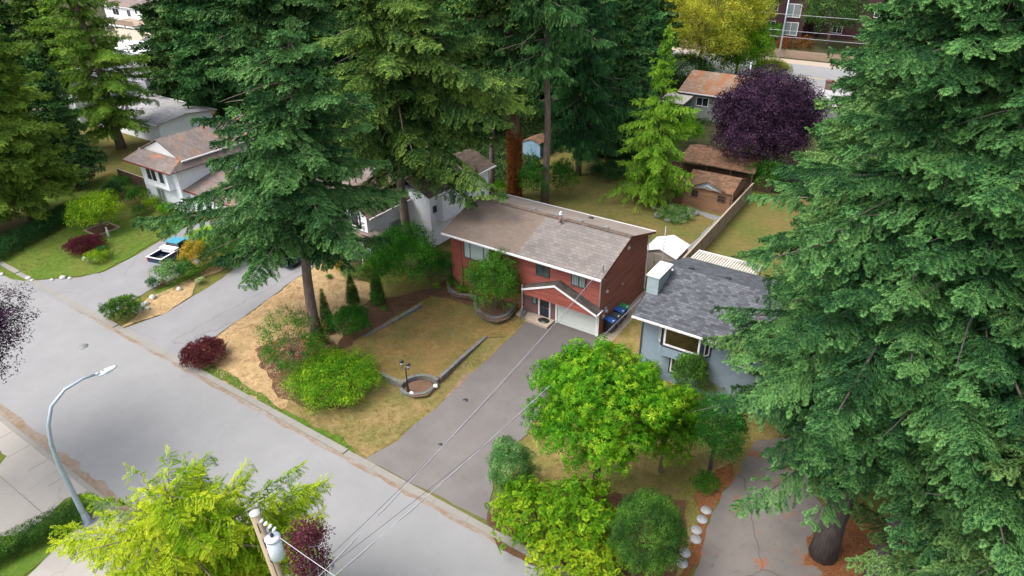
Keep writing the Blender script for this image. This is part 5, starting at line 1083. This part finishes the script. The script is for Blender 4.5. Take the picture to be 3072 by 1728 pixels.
# ------------------------------------------------------------------ conifers
def B(x, y): g_ = G(x, y); return (g_[0], g_[1], 0.0)
import sys
Q = 1.0
def asymf(az0, k, w_=1.2):
    def f(a, t_): 
        c_ = math.cos(a-az0); return 1+k*(max(0, c_)**w_)-.28*k*max(0, -c_)
    return f
right_az = -YAW*0+math.atan2(_rt[1], _rt[0])      # picture-right as a world azimuth
T1 = conifer('fir_tree', 'tall bluish fir with a bare lower trunk rising from the dry lawn', B(799, 838), 23.6, 8.4, 8.5, 'fir', 'bark', .46, 'frond', .50, 1.5, .34, .52, 3, 'fir', asymf(right_az+math.pi, .22), whorl=.68, per=5, lean=(1.7, 1.1), v0=.50, skip=.18, gap=-.58)
T2 = conifer('fir_tree', 'tall olive green fir with long right reaching boughs before the white house', (-21.9, 2.6, 0), 34, 10.5, 8.8, 'olive', 'bark', .48, 'frond', .55, 1.3, .42, .6, 8, 'fir', asymf(right_az, .42), .55, per=5, v0=.46)
conifer('fir_tree', 'dark fir whose trunk rises just behind the top of the big bluish fir', B(738, 395), 36, 12, 8.6, 'fir', 'bark', .42, 'bg', .72, 1.1, .36, .5, 5, 'fir', whorl=.62, per=6, v0=.40)
T3 = conifer('cedar_tree', 'tall cedar whose lower trunk is wrapped in dead orange vine', B(1295, 500), 38, 15.0, 5.8, 'cedar', 'barkr', .60, 'hang', .62, 1.0, .30, .5, 11, 'hang', whorl=.6, per=5, v0=.44)
T4 = conifer('cedar_tree', 'tall slender cedar with a long bare grey trunk behind the red roof', B(1372, 512), 38, 15.5, 5.6, 'cedar', 'bark', .42, 'hang', .62, 1.0, .30, .5, 17, 'hang', whorl=.6, per=5, v0=.46)
T5 = conifer('fir_tree', 'thin trunked fir left of the vine wrapped cedar', B(1240, 492), 34, 11, 5.6, 'olive', 'bark', .34, 'bg', .75, .8, .35, .5, 23, 'fir', whorl=.7, per=5)
T6 = conifer('cedar_tree', 'dark drooping cedar right of the slender bare cedar', B(1457, 440), 34, 4.5, 6.0, 'cedar', 'bark', .36, 'hang', .7, 1.0, .35, .5, 29, 'hang', whorl=.62, per=6, v0=.36)
T7 = conifer('spruce_tree', 'bright green drooping spruce on the back lawn beside the log cabin', B(1640, 512), up_to(B(1640, 512), 62), 1.6, 5.6, 'spruce', 'barkd', .30, 'hang', .52, 1.1, .34, 1.0, 31, 'deodar', whorl=.70, per=6, v0=.62, gap=-.9)
# dead vine on T3
P = []; D = []; U = []; rg = np.random.default_rng(5)
for i in range(2600):
    z = rg.uniform(.0, 8.2)*rg.uniform(.4, 1)**.3; a = rg.uniform(0, 6.28); P.append((.62*math.cos(a), .62*math.sin(a), z)); D.append((math.cos(a)*.5+rg.normal()*.4, math.sin(a)*.5+rg.normal()*.4, -.4)); U.append((math.cos(a), math.sin(a), .3))
scatter('dead_vine', 'needle', P, D, U, rg.uniform(.2, .45, len(P)), rg.uniform(.25, .7, len(P)), LM['rust'], T3, 4)
# left deodar and dark group
T9 = conifer('deodar_tree', 'sparse drooping deodar with a long bare brown trunk at upper left', B(308, 372), 33, 3.0, 7.8, 'deodar', 'bark', .60, 'frond', .80, .85, .26, .66, 41, 'deodar', whorl=1.0, per=5, lean=(-1.0, 0), v0=.68, gap=-.8)
conifer('fir_tree', 'dark olive fir at the left edge above the clipped hedge', B(82, 552), 25, 3.5, 7.2, 'deodar', 'barkd', .45, 'frond', .70, 1.1, .40, .6, 43, 'fir', whorl=.62, per=6, v0=.56, gap=-.8)
conifer('fir_tree', 'broad fir against the left picture edge', B(-30, 590), 24, 3, 7.4, 'deodar', 'barkd', .45, 'frond', .70, 1.1, .40, .6, 47, 'fir', whorl=.62, per=6, v0=.42, gap=-.8)
conifer('fir_tree', 'dark fir filling the upper left corner', B(60, 430), 27, 3, 6.5, 'olive', 'barkd', .45, 'bg', .8, 1.0, .40, .6, 53, 'fir', whorl=.62, per=6, v0=.44)
# right hand giants close to the camera
RA = (19.55, -11.7, 0)
conifer('fir_tree', 'huge fir with a thick grey trunk at the lower right', RA, 34, 8.5, 6.9, 'fir', 'barkd', .62, 'sfrond', .31, 1.8, .40, .50, 61, 'fir', whorl=.46, per=6, v0=.46)
conifer('fir_tree', 'second huge fir growing against the thick trunked one at lower right', (22.0, -12.6, 0), 33, 9.0, 6.4, 'fir', 'barkd', .5, 'sfrond', .34, 1.5, .42, .50, 67, 'fir', whorl=.50, per=6, v0=.44)
conifer('fir_tree', 'fir whose tips overlap the charcoal roof', (17.2, -2.6, 0), 27, 4.2, 7.0, 'fir', 'bark', .5, 'frond', .46, 1.4, .36, .62, 71, 'fir', whorl=.55, per=6, v0=.50)
conifer('fir_tree', 'fir on the right reaching over the purple tree with pale green tips', (14.6, 14.0, 0), 27.0, 3.5, 7.6, 'fir', 'bark', .48, 'frond', .52, 1.3, .34, .66, 73, 'fir', whorl=.58, per=6, v0=.52)
conifer('fir_tree', 'fir at the right picture edge behind the huge lower right fir', (25.5, 2.0, 0), 32, 3, 7.5, 'fir', 'barkd', .5, 'bg', .7, 1.1, .36, .6, 79, 'fir', whorl=.6, per=6, v0=.44)
conifer('fir_tree', 'tall fir standing before the far street on the right', (13.5, 33.0, 0), 30, 3, 7.5, 'fir', 'barkd', .5, 'bg', .8, 1.1, .34, .6, 83, 'fir', whorl=.6, per=6, v0=.48)
conifer('fir_tree', 'fir filling the lower right corner with its boughs', (26.4, -15.8, 0), 25, 2.5, 6.6, 'fir', 'barkd', .45, 'sfrond', .34, 1.3, .38, .55, 89, 'fir', whorl=.55, per=6, v0=.42)
# background conifers: five shapes, copied
bgp = []
for i, (leaf, kd, sty, H_, R_, sd_) in enumerate((('cedar', 'bg', 'fir', 34, 7.6, 101), ('olive', 'bg', 'fir', 32, 7.2, 103), ('cedar', 'bg', 'hang', 35, 7.0, 107), ('fir', 'bg', 'fir', 31, 7.0, 109), ('cedar', 'bg', 'fir', 26, 6.0, 113))):
    bgp.append(conifer('conifer_tree', '', (0, 0, 0), H_, 3.0, R_, leaf, 'barkd', .42, kd, .95, .8, .38, .55, sd_, sty, whorl=.75, per=6, v0=.50, group='dark conifers standing behind the houses'))
spots = [(470, 262, 3, 1.0, 'background fir right of the far white garage'), (560, 300, 0, .9, 'dark fir behind the left side of the big fir crown'), (690, 262, 1, 1.0, 'fir just behind the top of the big fir'),
 (830, 300, 2, 1.0, 'drooping dark tree between the big fir and the olive fir'), (930, 235, 0, 1.05, 'dark conifer behind the olive fir on its left'), (1090, 262, 1, 1.0, 'fir right behind the olive fir trunk'),
 (1180, 340, 2, .95, 'drooping conifer left of the thin trunked fir'), (1180, 210, 3, 1.1, 'far fir above the middle of the white house roofs'), (1320, 250, 0, 1.0, 'dark conifer behind the vine wrapped cedar'),
 (1420, 300, 2, 1.0, 'drooping conifer behind the slender bare cedar'), (1545, 395, 4, .95, 'dark conifer at the back of the lawn left of the bright spruce'), (1520, 300, 0, .95, 'tall dark conifer left of the bright spruce'),
 (1600, 330, 4, .8, 'short dark conifer right behind the bright spruce'), (1620, 250, 3, .8, 'far fir left of the yellow leaved tree'), (560, 190, 0, 1.0, 'far conifer at the top edge left of the big fir'),
 (760, 180, 1, 1.0, 'far conifer at the top edge above the big fir'), (1040, 170, 2, 1.0, 'far drooping conifer at the top edge'), (1400, 190, 1, 1.0, 'far fir at the top edge behind the slender cedar'), (1520, 200, 0, .85, 'far dark conifer near the top edge by the yellow tree'),
 (170, 300, 1, .75, 'fir behind the sparse deodar at the left'), (200, 470, 4, .62, 'short dark conifer below the sparse deodar'), (60, 300, 0, .9, 'dark conifer behind the left corner trees'),
 (2250, 230, 3, 1.0, 'far fir right of the purple tree near the far street'), (2420, 260, 0, 1.0, 'far conifer at the upper right'), (2560, 300, 1, 1.0, 'far fir at the right edge')]
for i, (x, y, k, s_, lb) in enumerate(spots):
    b_ = B(x, y); rz_ = i*1.37
    if k in (0, 1, 2, 3, 4) and bgp[k].get('label') in (None, ''):
        bgp[k].location = b_; bgp[k].rotation_euler = (0, 0, rz_); bgp[k].scale = (s_,)*3; tag(bgp[k], lb, 'conifer tree')
    else: copy_tree(bgp[k], b_, rz_, s_, lb)
# far wood closing the view
def far_wood():
    rg = np.random.default_rng(9); P = []; D = []; U = []; S_ = []; V_ = []
    n_ = 0
    for i in range(260):
        x = rg.uniform(-330, 160); y = rg.uniform(150, 330) if x > -150 else rg.uniform(95, 330)
        H_ = rg.uniform(16, 28); m_ = 90
        z = rg.uniform(.05, 1, m_); r_ = 5.5*(1-z)**.7*rg.uniform(.6, 1, m_); a = rg.uniform(0, 6.28, m_)
        P.append(np.stack([x+r_*np.cos(a), y+r_*np.sin(a), z*H_], 1)); D.append(np.stack([np.cos(a), np.sin(a), -.5+0*a], 1)); V_.append(np.full(m_, rg.uniform(.3, .55)))
    P = np.concatenate(P); D = np.concatenate(D); V_ = np.concatenate(V_)
    return tag(scatter('far_wood', 'bg', P, D, np.tile([0, 0, 1.], (len(P), 1)), rg.uniform(2.0, 3.2, len(P)), V_, LM['cedar'], None, 3), kind='stuff')
far_wood()
patch('undergrowth_floor', [(-74, 16), (-44, 12), (-34, 17), (-24, 18), (-26, 36), (-14, 38), (-12, 56), (-22, 84), (-120, 84), (-120, 34), (-90, 34)], .02, M['forest'], .4, 61, True, grass=('under', 3.2, .75, 'undergrowth'))
# ------------------------------------------------------------------ broadleaf trees
btree('leafy_tree', 'bright leafy tree with a dark trunk right of the driveway', B(1498, 1238), (1342, 862, 1668, 1190), 'ros', .24, 1.25, 'lime', 'barkd', 50, .26, 201, .20, v0=.44, low=-.6, hs=1.12, jit=.25)
btree('leafy_tree', 'slimmer leafy tree with a pale trunk before the blue grey house', B(1661, 1186), (1582, 972, 1748, 1172), 'ros', .24, 1.1, 'lime', 'bark', 34, .30, 203, .10, v0=.38, low=-.6, jit=.25)
btree('clipped_tree', 'dark rounded tree on a short trunk beside the old driveway', B(1784, 1188), (1722, 985, 1886, 1172), 'leaves', .16, 1.3, 'deep', 'barkd', 34, .32, 205, .10, v0=.45, low=-.7)
btree('leafy_tree', 'leafy tree in the round planter before the front door', B(1248, 785), (1196, 628, 1342, 780), 'leaves', .22, 1.1, 'green', 'bark', 30, .34, 207, .09, v0=.48, low=-.75, jit=.25)
btree('clipped_tree', 'rounded lime green tree on the left lawn', B(258, 580), (195, 484, 325, 572), 'leaves', .30, 1.2, 'lime', 'bark', 36, .30, 209, .10, v0=.50, low=-.5)
btree('plum_tree', 'large dark purple tree behind the log cabin', B(1900, 440), (1772, 186, 2026, 420), 'leaves', .44, 1.7, 'purple', 'barkd', 70, .26, 211, .30, v0=.46, low=-.75, jit=.3)
btree('maple_tree', 'yellow green tree at the top edge left of the far street', B(1755, 205), (1615, -90, 1900, 170), 'leaves', .42, 1.3, 'yellow', 'bark', 90, .22, 213, .30, v0=.64, low=-.7, jit=.3)
btree('maple_tree', 'green tree between the yellow tree and the mossy roof', B(1848, 205), (1735, 55, 1910, 200), 'leaves', .5, 1.2, 'lime', 'bark', 40, .32, 215, .2, v0=.32, low=-.7)
btree('leafy_tree', 'dull green tree right of the far street lamp', B(2080, 120), (1985, -60, 2140, 110), 'leaves', .6, 1.0, 'olive', 'bark', 30, .3, 217, .25, v0=.45)
btree('leafy_tree', 'small fresh green tree across the far street', B(1935, 100), (1905, 55, 1975, 105), 'leaves', .5, 1.0, 'green', 'bark', 18, .36, 219, .1, v0=.5)
btree('leafy_tree', 'shadowy tree before the maroon block left of the far lamp', B(1900, 98), (1855, -80, 1960, 85), 'leaves', .6, 1.0, 'under', 'barkd', 30, .3, 225, .3, v0=.6)
btree('leafy_tree', 'shadowy tree before the maroon block right of its window bay', B(2045, 95), (1995, -90, 2110, 90), 'leaves', .6, 1.0, 'under', 'barkd', 30, .3, 227, .3, v0=.7)
btree('plum_tree', 'dark purple tree cut off by the left picture edge', (float(PL(-245, 882, 1, -34.2)[0]), -34.2, 0.0), (-470, 750, 66, 1015), 'leaves', .26, 1.0, 'purple', 'barkd', 70, .24, 221, .14, v0=.36, low=-.8, jit=.3)
btree('leafy_tree', 'shadowed broad leaved tree behind the white house', B(1130, 470), (1040, 400, 1180, 470), 'leaves', .4, .9, 'deep', 'barkd', 20, .34, 223, .2)
# ------------------------------------------------------------------ shrubs
bush('dome_shrub', 'maroon dome shaped maple at the kerb corner of the dry lawn', (456, 853, 566, 924), 'fine', .17, 1.5, 'maroon', k=30, rs=.34, seed=301, v0=.46, wild=.35)
bush('dome_shrub', 'flat topped maroon maple in the oval bed on the left lawn', (170, 593, 258, 640), 'fine', .18, 1.5, 'maroon', k=30, rs=.34, seed=303, v0=.36, wild=.35)
bush('flower_bush', 'low green and yellow plants around the stones of the oval bed', (215, 628, 275, 662), 'leaves', .16, 1, 'lime', k=14, rs=.4, seed=305)
bush('flower_bush', 'small rounded bush at the right of the oval bed', (243, 618, 274, 645), 'leaves', .14, 1, 'deep', k=12, rs=.4, seed=306)
bush('juniper', 'low spreading juniper at the tip of the dry strip', (264, 745, 352, 806), 'needle', .28, 1.3, 'deep', k=30, rs=.30, seed=307, v0=.50)
bush('rhododendron', 'pale green rounded bush at the front of the row behind the pickup', (388, 656, 466, 718), 'leaves', .24, 1, 'varieg', k=24, rs=.36, seed=309, v0=.50)
bush('rhododendron', 'yellow and orange leaved bush in the driveway row', (456, 606, 532, 684), 'leaves', .24, 1, 'autumn', k=24, rs=.36, seed=311, v0=.60)
bush('rhododendron', 'bright lime bush at the back of the driveway row', (472, 566, 570, 618), 'leaves', .24, 1, 'lime', k=24, rs=.36, seed=313, v0=.75)
bush('rhododendron', 'dark green bush in the middle of the driveway row', (490, 598, 606, 680), 'leaves', .22, 1, 'deep', k=24, rs=.36, seed=315, v0=.34)
bush('rhododendron', 'dark bush under the drooping fir bough by the driveway', (570, 572, 650, 640), 'leaves', .22, 1, 'deep', k=20, rs=.36, seed=316, v0=.30)
bush('rhododendron', 'mid green bush right behind the truck bed', (446, 656, 500, 706), 'leaves', .22, 1, 'green', k=20, rs=.36, seed=317, v0=.42)
bush('boxwood', 'small dark ball shrub at the front end of the driveway row', (369, 696, 398, 728), 'leaves', .13, 1.2, 'deep', k=14, rs=.4, seed=319, v0=.3)
bush('flower_bush', 'low red leaved plant beside the barrel tub', (396, 702, 420, 722), 'leaves', .14, 1, 'maroon', k=10, rs=.4, seed=321, v0=.6)
bush('flower_bush', 'green plants with flowers in the barrel tub', (490, 697, 516, 717), 'leaves', .14, 1, 'varieg', k=10, rs=.4, seed=323, v0=.6)
for i, (bb_, lf, lb) in enumerate((((318, 470, 372, 515), 'green', 'green bush below the brown fence at the left'), ((360, 495, 412, 530), 'lime', 'lime bush under the window of the left white house'), ((395, 510, 440, 542), 'lime', 'lime bush right of the window of the left white house'), ((330, 515, 372, 545), 'deep', 'dark bush at the left end of the bed on the green lawn'), ((395, 545, 440, 580), 'green', 'round bush on the lawn edge before the left driveway'), ((430, 535, 490, 565), 'deep', 'low bush by the front wall of the left white house'), ((268, 440, 330, 490), 'deep', 'dark bush between the deodar and the left white house'), ((255, 465, 300, 505), 'hedge', 'dark low bush behind the lime lawn tree'), ((480, 700, 484, 704), 'deep', ''))):
    if lb: bush('garden_bush', lb, bb_, 'leaves', .24, 1, lf, k=20, rs=.36, seed=330+i, v0=.42)
# hedges: rows of leafy clumps in one clipped body
def hedge(name, label, a_, b_, wd, h_, leaf, size=.2, seed=1, v0=.4, dens=1.0):
    a_ = np.array(a_[:2]); b_ = np.array(b_[:2]); L = np.linalg.norm(b_-a_); n_ = int(L/(wd*.35)); rg = random.Random(seed); bl = []
    for i in range(n_+1):
        p = (b_-a_)*i/n_
        for s_ in (-.3, .3):
            t_ = (b_-a_)/L; nn = np.array([-t_[1], t_[0]])*s_*wd; bl.append((p[0]+nn[0], p[1]+nn[1], h_*.62, wd*rg.uniform(.36, .44), wd*rg.uniform(.36, .44), h_*rg.uniform(.36, .42))); bl.append((p[0]+nn[0], p[1]+nn[1], h_*.30, wd*.42, wd*.42, h_*.32))
    o = leafcloud(name, bl, 'leaves', size, dens, leaf, None, seed, v0, jit=.10); o.location = (float(a_[0]), float(a_[1]), 0); return tag(o, label, 'hedge')
hedge('hedge', 'long clipped green hedge along the left lawn', G(-40, 668), G(205, 535), 2.0, 1.5, 'hedge', .24, 401, .45)
hedge('hedge', 'box hedge running to the lamp post at lower left', G(-60, 1440), G(212, 1300), 1.1, 1.2, 'deep', .12, 403, .42, 1.1)
bush('boxwood', 'small round boxwood beside the street lamp base', (196, 1240, 243, 1288), 'leaves', .11, 1.2, 'lime', k=16, rs=.36, seed=405, v0=.5, wild=.35)
# around the dry lawn
for i, (x, y, top_, r_, lb) in enumerate(((827, 836, 734, .40, 'slim columnar cedar nearest the big fir trunk'), (889, 762, 692, .42, 'slim columnar cedar in the middle of the three'), (952, 762, 668, .46, 'slim columnar cedar beside the large leafy bush'))):
    b_ = B(x, y); h_ = up_to(b_, top_)
    bl = [(0, 0, h_*(.06+.9*j/9), 1.25*r_*(1-(j/9)**1.6*.85)+.05, 1.25*r_*(1-(j/9)**1.6*.85)+.05, h_*.10) for j in range(10)]
    o = leafcloud('columnar_cedar', bl, 'leaves', .14, 3.2, 'deep', None, 420+i, .45, updir=0, jit=.12); o.location = b_; tag(o, lb, 'shrub', 'columnar cedars on the lawn boundary')
btree('rowan_tree', 'leggy rowan bush with orange berries on the dry lawn', B(745, 935), (646, 782, 812, 950), 'leaves', .18, .85, 'green', 'bark', 46, .22, 431, .04, v0=.44, low=-.9, trunks=2, jit=.35, core=False)
rgs = random.Random(77); c_, r_, h_ = bbox(650, 800, 825, 945); P = [(c_[0]+rgs.uniform(-r_, r_)*.85, c_[1]+rgs.uniform(-r_, r_)*.85, rgs.uniform(h_*.8, h_*2.0)) for _ in range(190)]
ob = scatter('berry_clusters', 'fine', np.array(P)-np.array([*B(745, 935)]), [(rgs.uniform(-1, 1), rgs.uniform(-1, 1), -.5) for _ in P], [(0, 0, 1)]*len(P), .11, .5, LM['orange'], [o for o in bpy.data.objects if o.name.startswith('rowan_tree')][0], 5)
ob['kind'] = 'stuff'
bush('garden_bush', 'bright green spreading bush before the garden lamp', (722, 880, 962, 1030), 'leaves', .23, 1.05, 'lime', k=36, rs=.32, seed=433, v0=.46, jit=.3)
bush('garden_bush', 'dark green bush behind the rowan by the slim cedar', (832, 762, 932, 855), 'leaves', .18, 1.1, 'green', k=26, rs=.34, seed=435, v0=.34)
bush('garden_bush', 'small green bush at the foot of the big fir', (768, 838, 830, 880), 'leaves', .18, 1.0, 'green', k=16, rs=.36, seed=437, v0=.36)
bush('garden_bush', 'large leafy bush left of the red house', (930, 566, 1098, 742), 'leaves', .26, 1.1, 'green', k=54, rs=.26, seed=439, v0=.50, jit=.25)
bush('garden_bush', 'darker bush between the large leafy bush and the red wall', (1060, 620, 1140, 722), 'leaves', .24, 1.0, 'deep', k=24, rs=.34, seed=441, v0=.42)
bush('garden_bush', 'small rounded bush under the lower left window of the red house', (1124, 688, 1168, 724), 'leaves', .15, 1.1, 'green', k=14, rs=.38, seed=443, v0=.40)
bush('ground_plant', 'low green plant in the block edged bed by the red wall', (1146, 715, 1180, 742), 'leaves', .13, .9, 'lime', k=10, rs=.4, seed=445, v0=.35)
bush('ground_plant', 'tiny green plant at the back of the mulch bed', (1086, 712, 1108, 730), 'leaves', .14, .9, 'lime', k=8, rs=.4, seed=446, v0=.45)
for i, (x0, y0, x1, y1, lf, lb) in enumerate(((840, 655, 872, 690, 'autumn', 'yellow flowering clump at the head of the dry lawn'), (856, 675, 892, 704, 'varieg', 'silvery white plant beside the yellow clump'), (885, 668, 930, 704, 'deep', 'dark low shrub before the white house porch'), (905, 648, 960, 690, 'green', 'green shrub beside the porch railing'), (958, 768, 975, 782, 'deep', 'tiny dark ball shrub in the mulch bed'), (820, 690, 836, 702, 'green', 'small clump beside the dry lawn corner'))):
    bush('ground_plant', lb, (x0, y0, x1, y1), 'leaves', .16, 1.0, lf, k=12, rs=.4, seed=450+i, v0=.5)
# near right beds
bush('rhododendron', 'big dark green dome shrub at the bottom right of the bed', (1532, 1232, 1722, 1475), 'leaves', .125, 1.35, 'deep', k=64, rs=.25, seed=461, v0=.40, jit=.12, wild=.35)
bush('boxwood', 'glossy round shrub before the bay window of the blue grey house', (1688, 884, 1780, 1012), 'leaves', .17, 1.3, 'deep', k=40, rs=.30, seed=463, v0=.50, jit=.12, wild=.35)
bush('garden_bush', 'round pale green variegated shrub at the driveway edge', (1220, 1110, 1352, 1262), 'leaves', .13, 1.3, 'varieg', k=44, rs=.28, seed=465, v0=.42, jit=.15)
bush('garden_bush', 'sprawling bright green bush in the corner bed', (1238, 1205, 1420, 1372), 'frond', .46, 1.3, 'lime', k=44, rs=.28, seed=467, v0=.46, jit=.35, droop=.3)
bush('garden_bush', 'middle bright green bush under the dark trunked tree', (1360, 1205, 1560, 1410), 'frond', .46, 1.3, 'lime', k=44, rs=.28, seed=468, v0=.42, jit=.35, droop=.3)
bush('garden_bush', 'yellow tipped bush at the bottom edge beside the dark dome shrub', (1330, 1310, 1560, 1510), 'frond', .42, 1.3, 'lime', k=44, rs=.28, seed=469, v0=.50, jit=.35, droop=.3)
bush('ground_plant', 'yellow green low shrub right of the glossy round shrub', (1755, 940, 1830, 1000), 'leaves', .17, 1.1, 'yellow', k=18, rs=.36, seed=471, v0=.38)
bush('ground_plant', 'low juniper at the foot of the dark rounded tree', (1742, 1190, 1812, 1245), 'needle', .18, 1.1, 'green', k=18, rs=.34, seed=473, v0=.42)
bush('ground_plant', 'pale leaved shrub by the corner of the blue grey house', (1606, 905, 1665, 975), 'leaves', .20, .9, 'lime', k=18, rs=.36, seed=474, v0=.45)
bush('flower_clump', 'clump of orange lilies at the kerb corner bed', (1276, 1366, 1306, 1392), 'fine', .10, .8, 'orange', k=7, rs=.3, seed=475, core=False) if False else None
# backyard
bush('rockery_plants', 'mound of pale green plants over the back yard boulders', (1648, 508, 1752, 556), 'leaves', .20, 1.0, 'varieg', k=30, rs=.3, seed=481, flat=.7)
bush('garden_bush', 'green undergrowth between the two bare cedar trunks', (1300, 400, 1385, 512), 'leaves', .3, 1.0, 'green', k=30, rs=.3, seed=483, v0=.30)
bush('garden_bush', 'green undergrowth right of the slender bare cedar', (1375, 400, 1450, 500), 'leaves', .3, 1.0, 'green', k=30, rs=.3, seed=485, v0=.26)
bush('garden_bush', 'lime undergrowth left of the vine wrapped trunk', (1235, 455, 1285, 500), 'leaves', .28, 1.0, 'lime', k=20, rs=.3, seed=487, v0=.30)
bush('garden_bush', 'bright green bush between the purple tree and the bright spruce', (1700, 300, 1770, 370), 'leaves', .32, 1.0, 'lime', k=24, rs=.3, seed=489, v0=.34)
bush('garden_bush', 'green bush behind the fence right of the log cabin', (1885, 400, 1975, 485), 'leaves', .3, 1.0, 'green', k=24, rs=.3, seed=491, v0=.34)
bush('clipped_hedge', 'rounded golden green hedge beside the far street', (1898, 150, 1988, 192), 'leaves', .38, 1.1, 'yellow', k=34, rs=.3, seed=493, v0=.34, cat='hedge')
bush('clipped_hedge', 'left brown domed shrub across the far street', (1950, 90, 1992, 140), 'leaves', .45, 1.1, 'rust', k=20, rs=.34, seed=495, v0=.12)
bush('clipped_hedge', 'right brown domed shrub across the far street', (1992, 92, 2045, 140), 'leaves', .45, 1.1, 'rust', k=20, rs=.34, seed=497, v0=.08)
bush('garden_bush', 'row of dark bushes left of the golden hedge', (1630, 130, 1790, 220), 'leaves', .4, 1.2, 'deep', k=30, rs=.3, seed=499, v0=.4)
bush('garden_bush', 'bushes at the far end of the back lawn', (1480, 405, 1590, 450), 'leaves', .3, 1.0, 'hedge', k=30, rs=.3, seed=501, v0=.4)
# golden conifer near the camera
GT = GD(405, 1225, 24.0); GB = (float(GT[0]), float(GT[1]), 0)
conifer('golden_cypress', 'golden green feathery conifer in the foreground at lower left', GB, float(GT[2]), .8, 7.4, 'golden', 'bark', .24, 'feather', .55, 1.5, .26, .50, 511, 'deodar', whorl=.38, per=7, v0=.48, gap=-.9)
btree('plum_tree', 'maroon plum tree half hidden behind the utility pole', (float(PL(775, 1385, 1, -31.3)[0]), -31.3, 0.0), (722, 1300, 832, 1490), 'leaves', .17, 1.1, 'maroon', 'barkd', 40, .27, 513, .07, v0=.42, low=-.7, jit=.3)
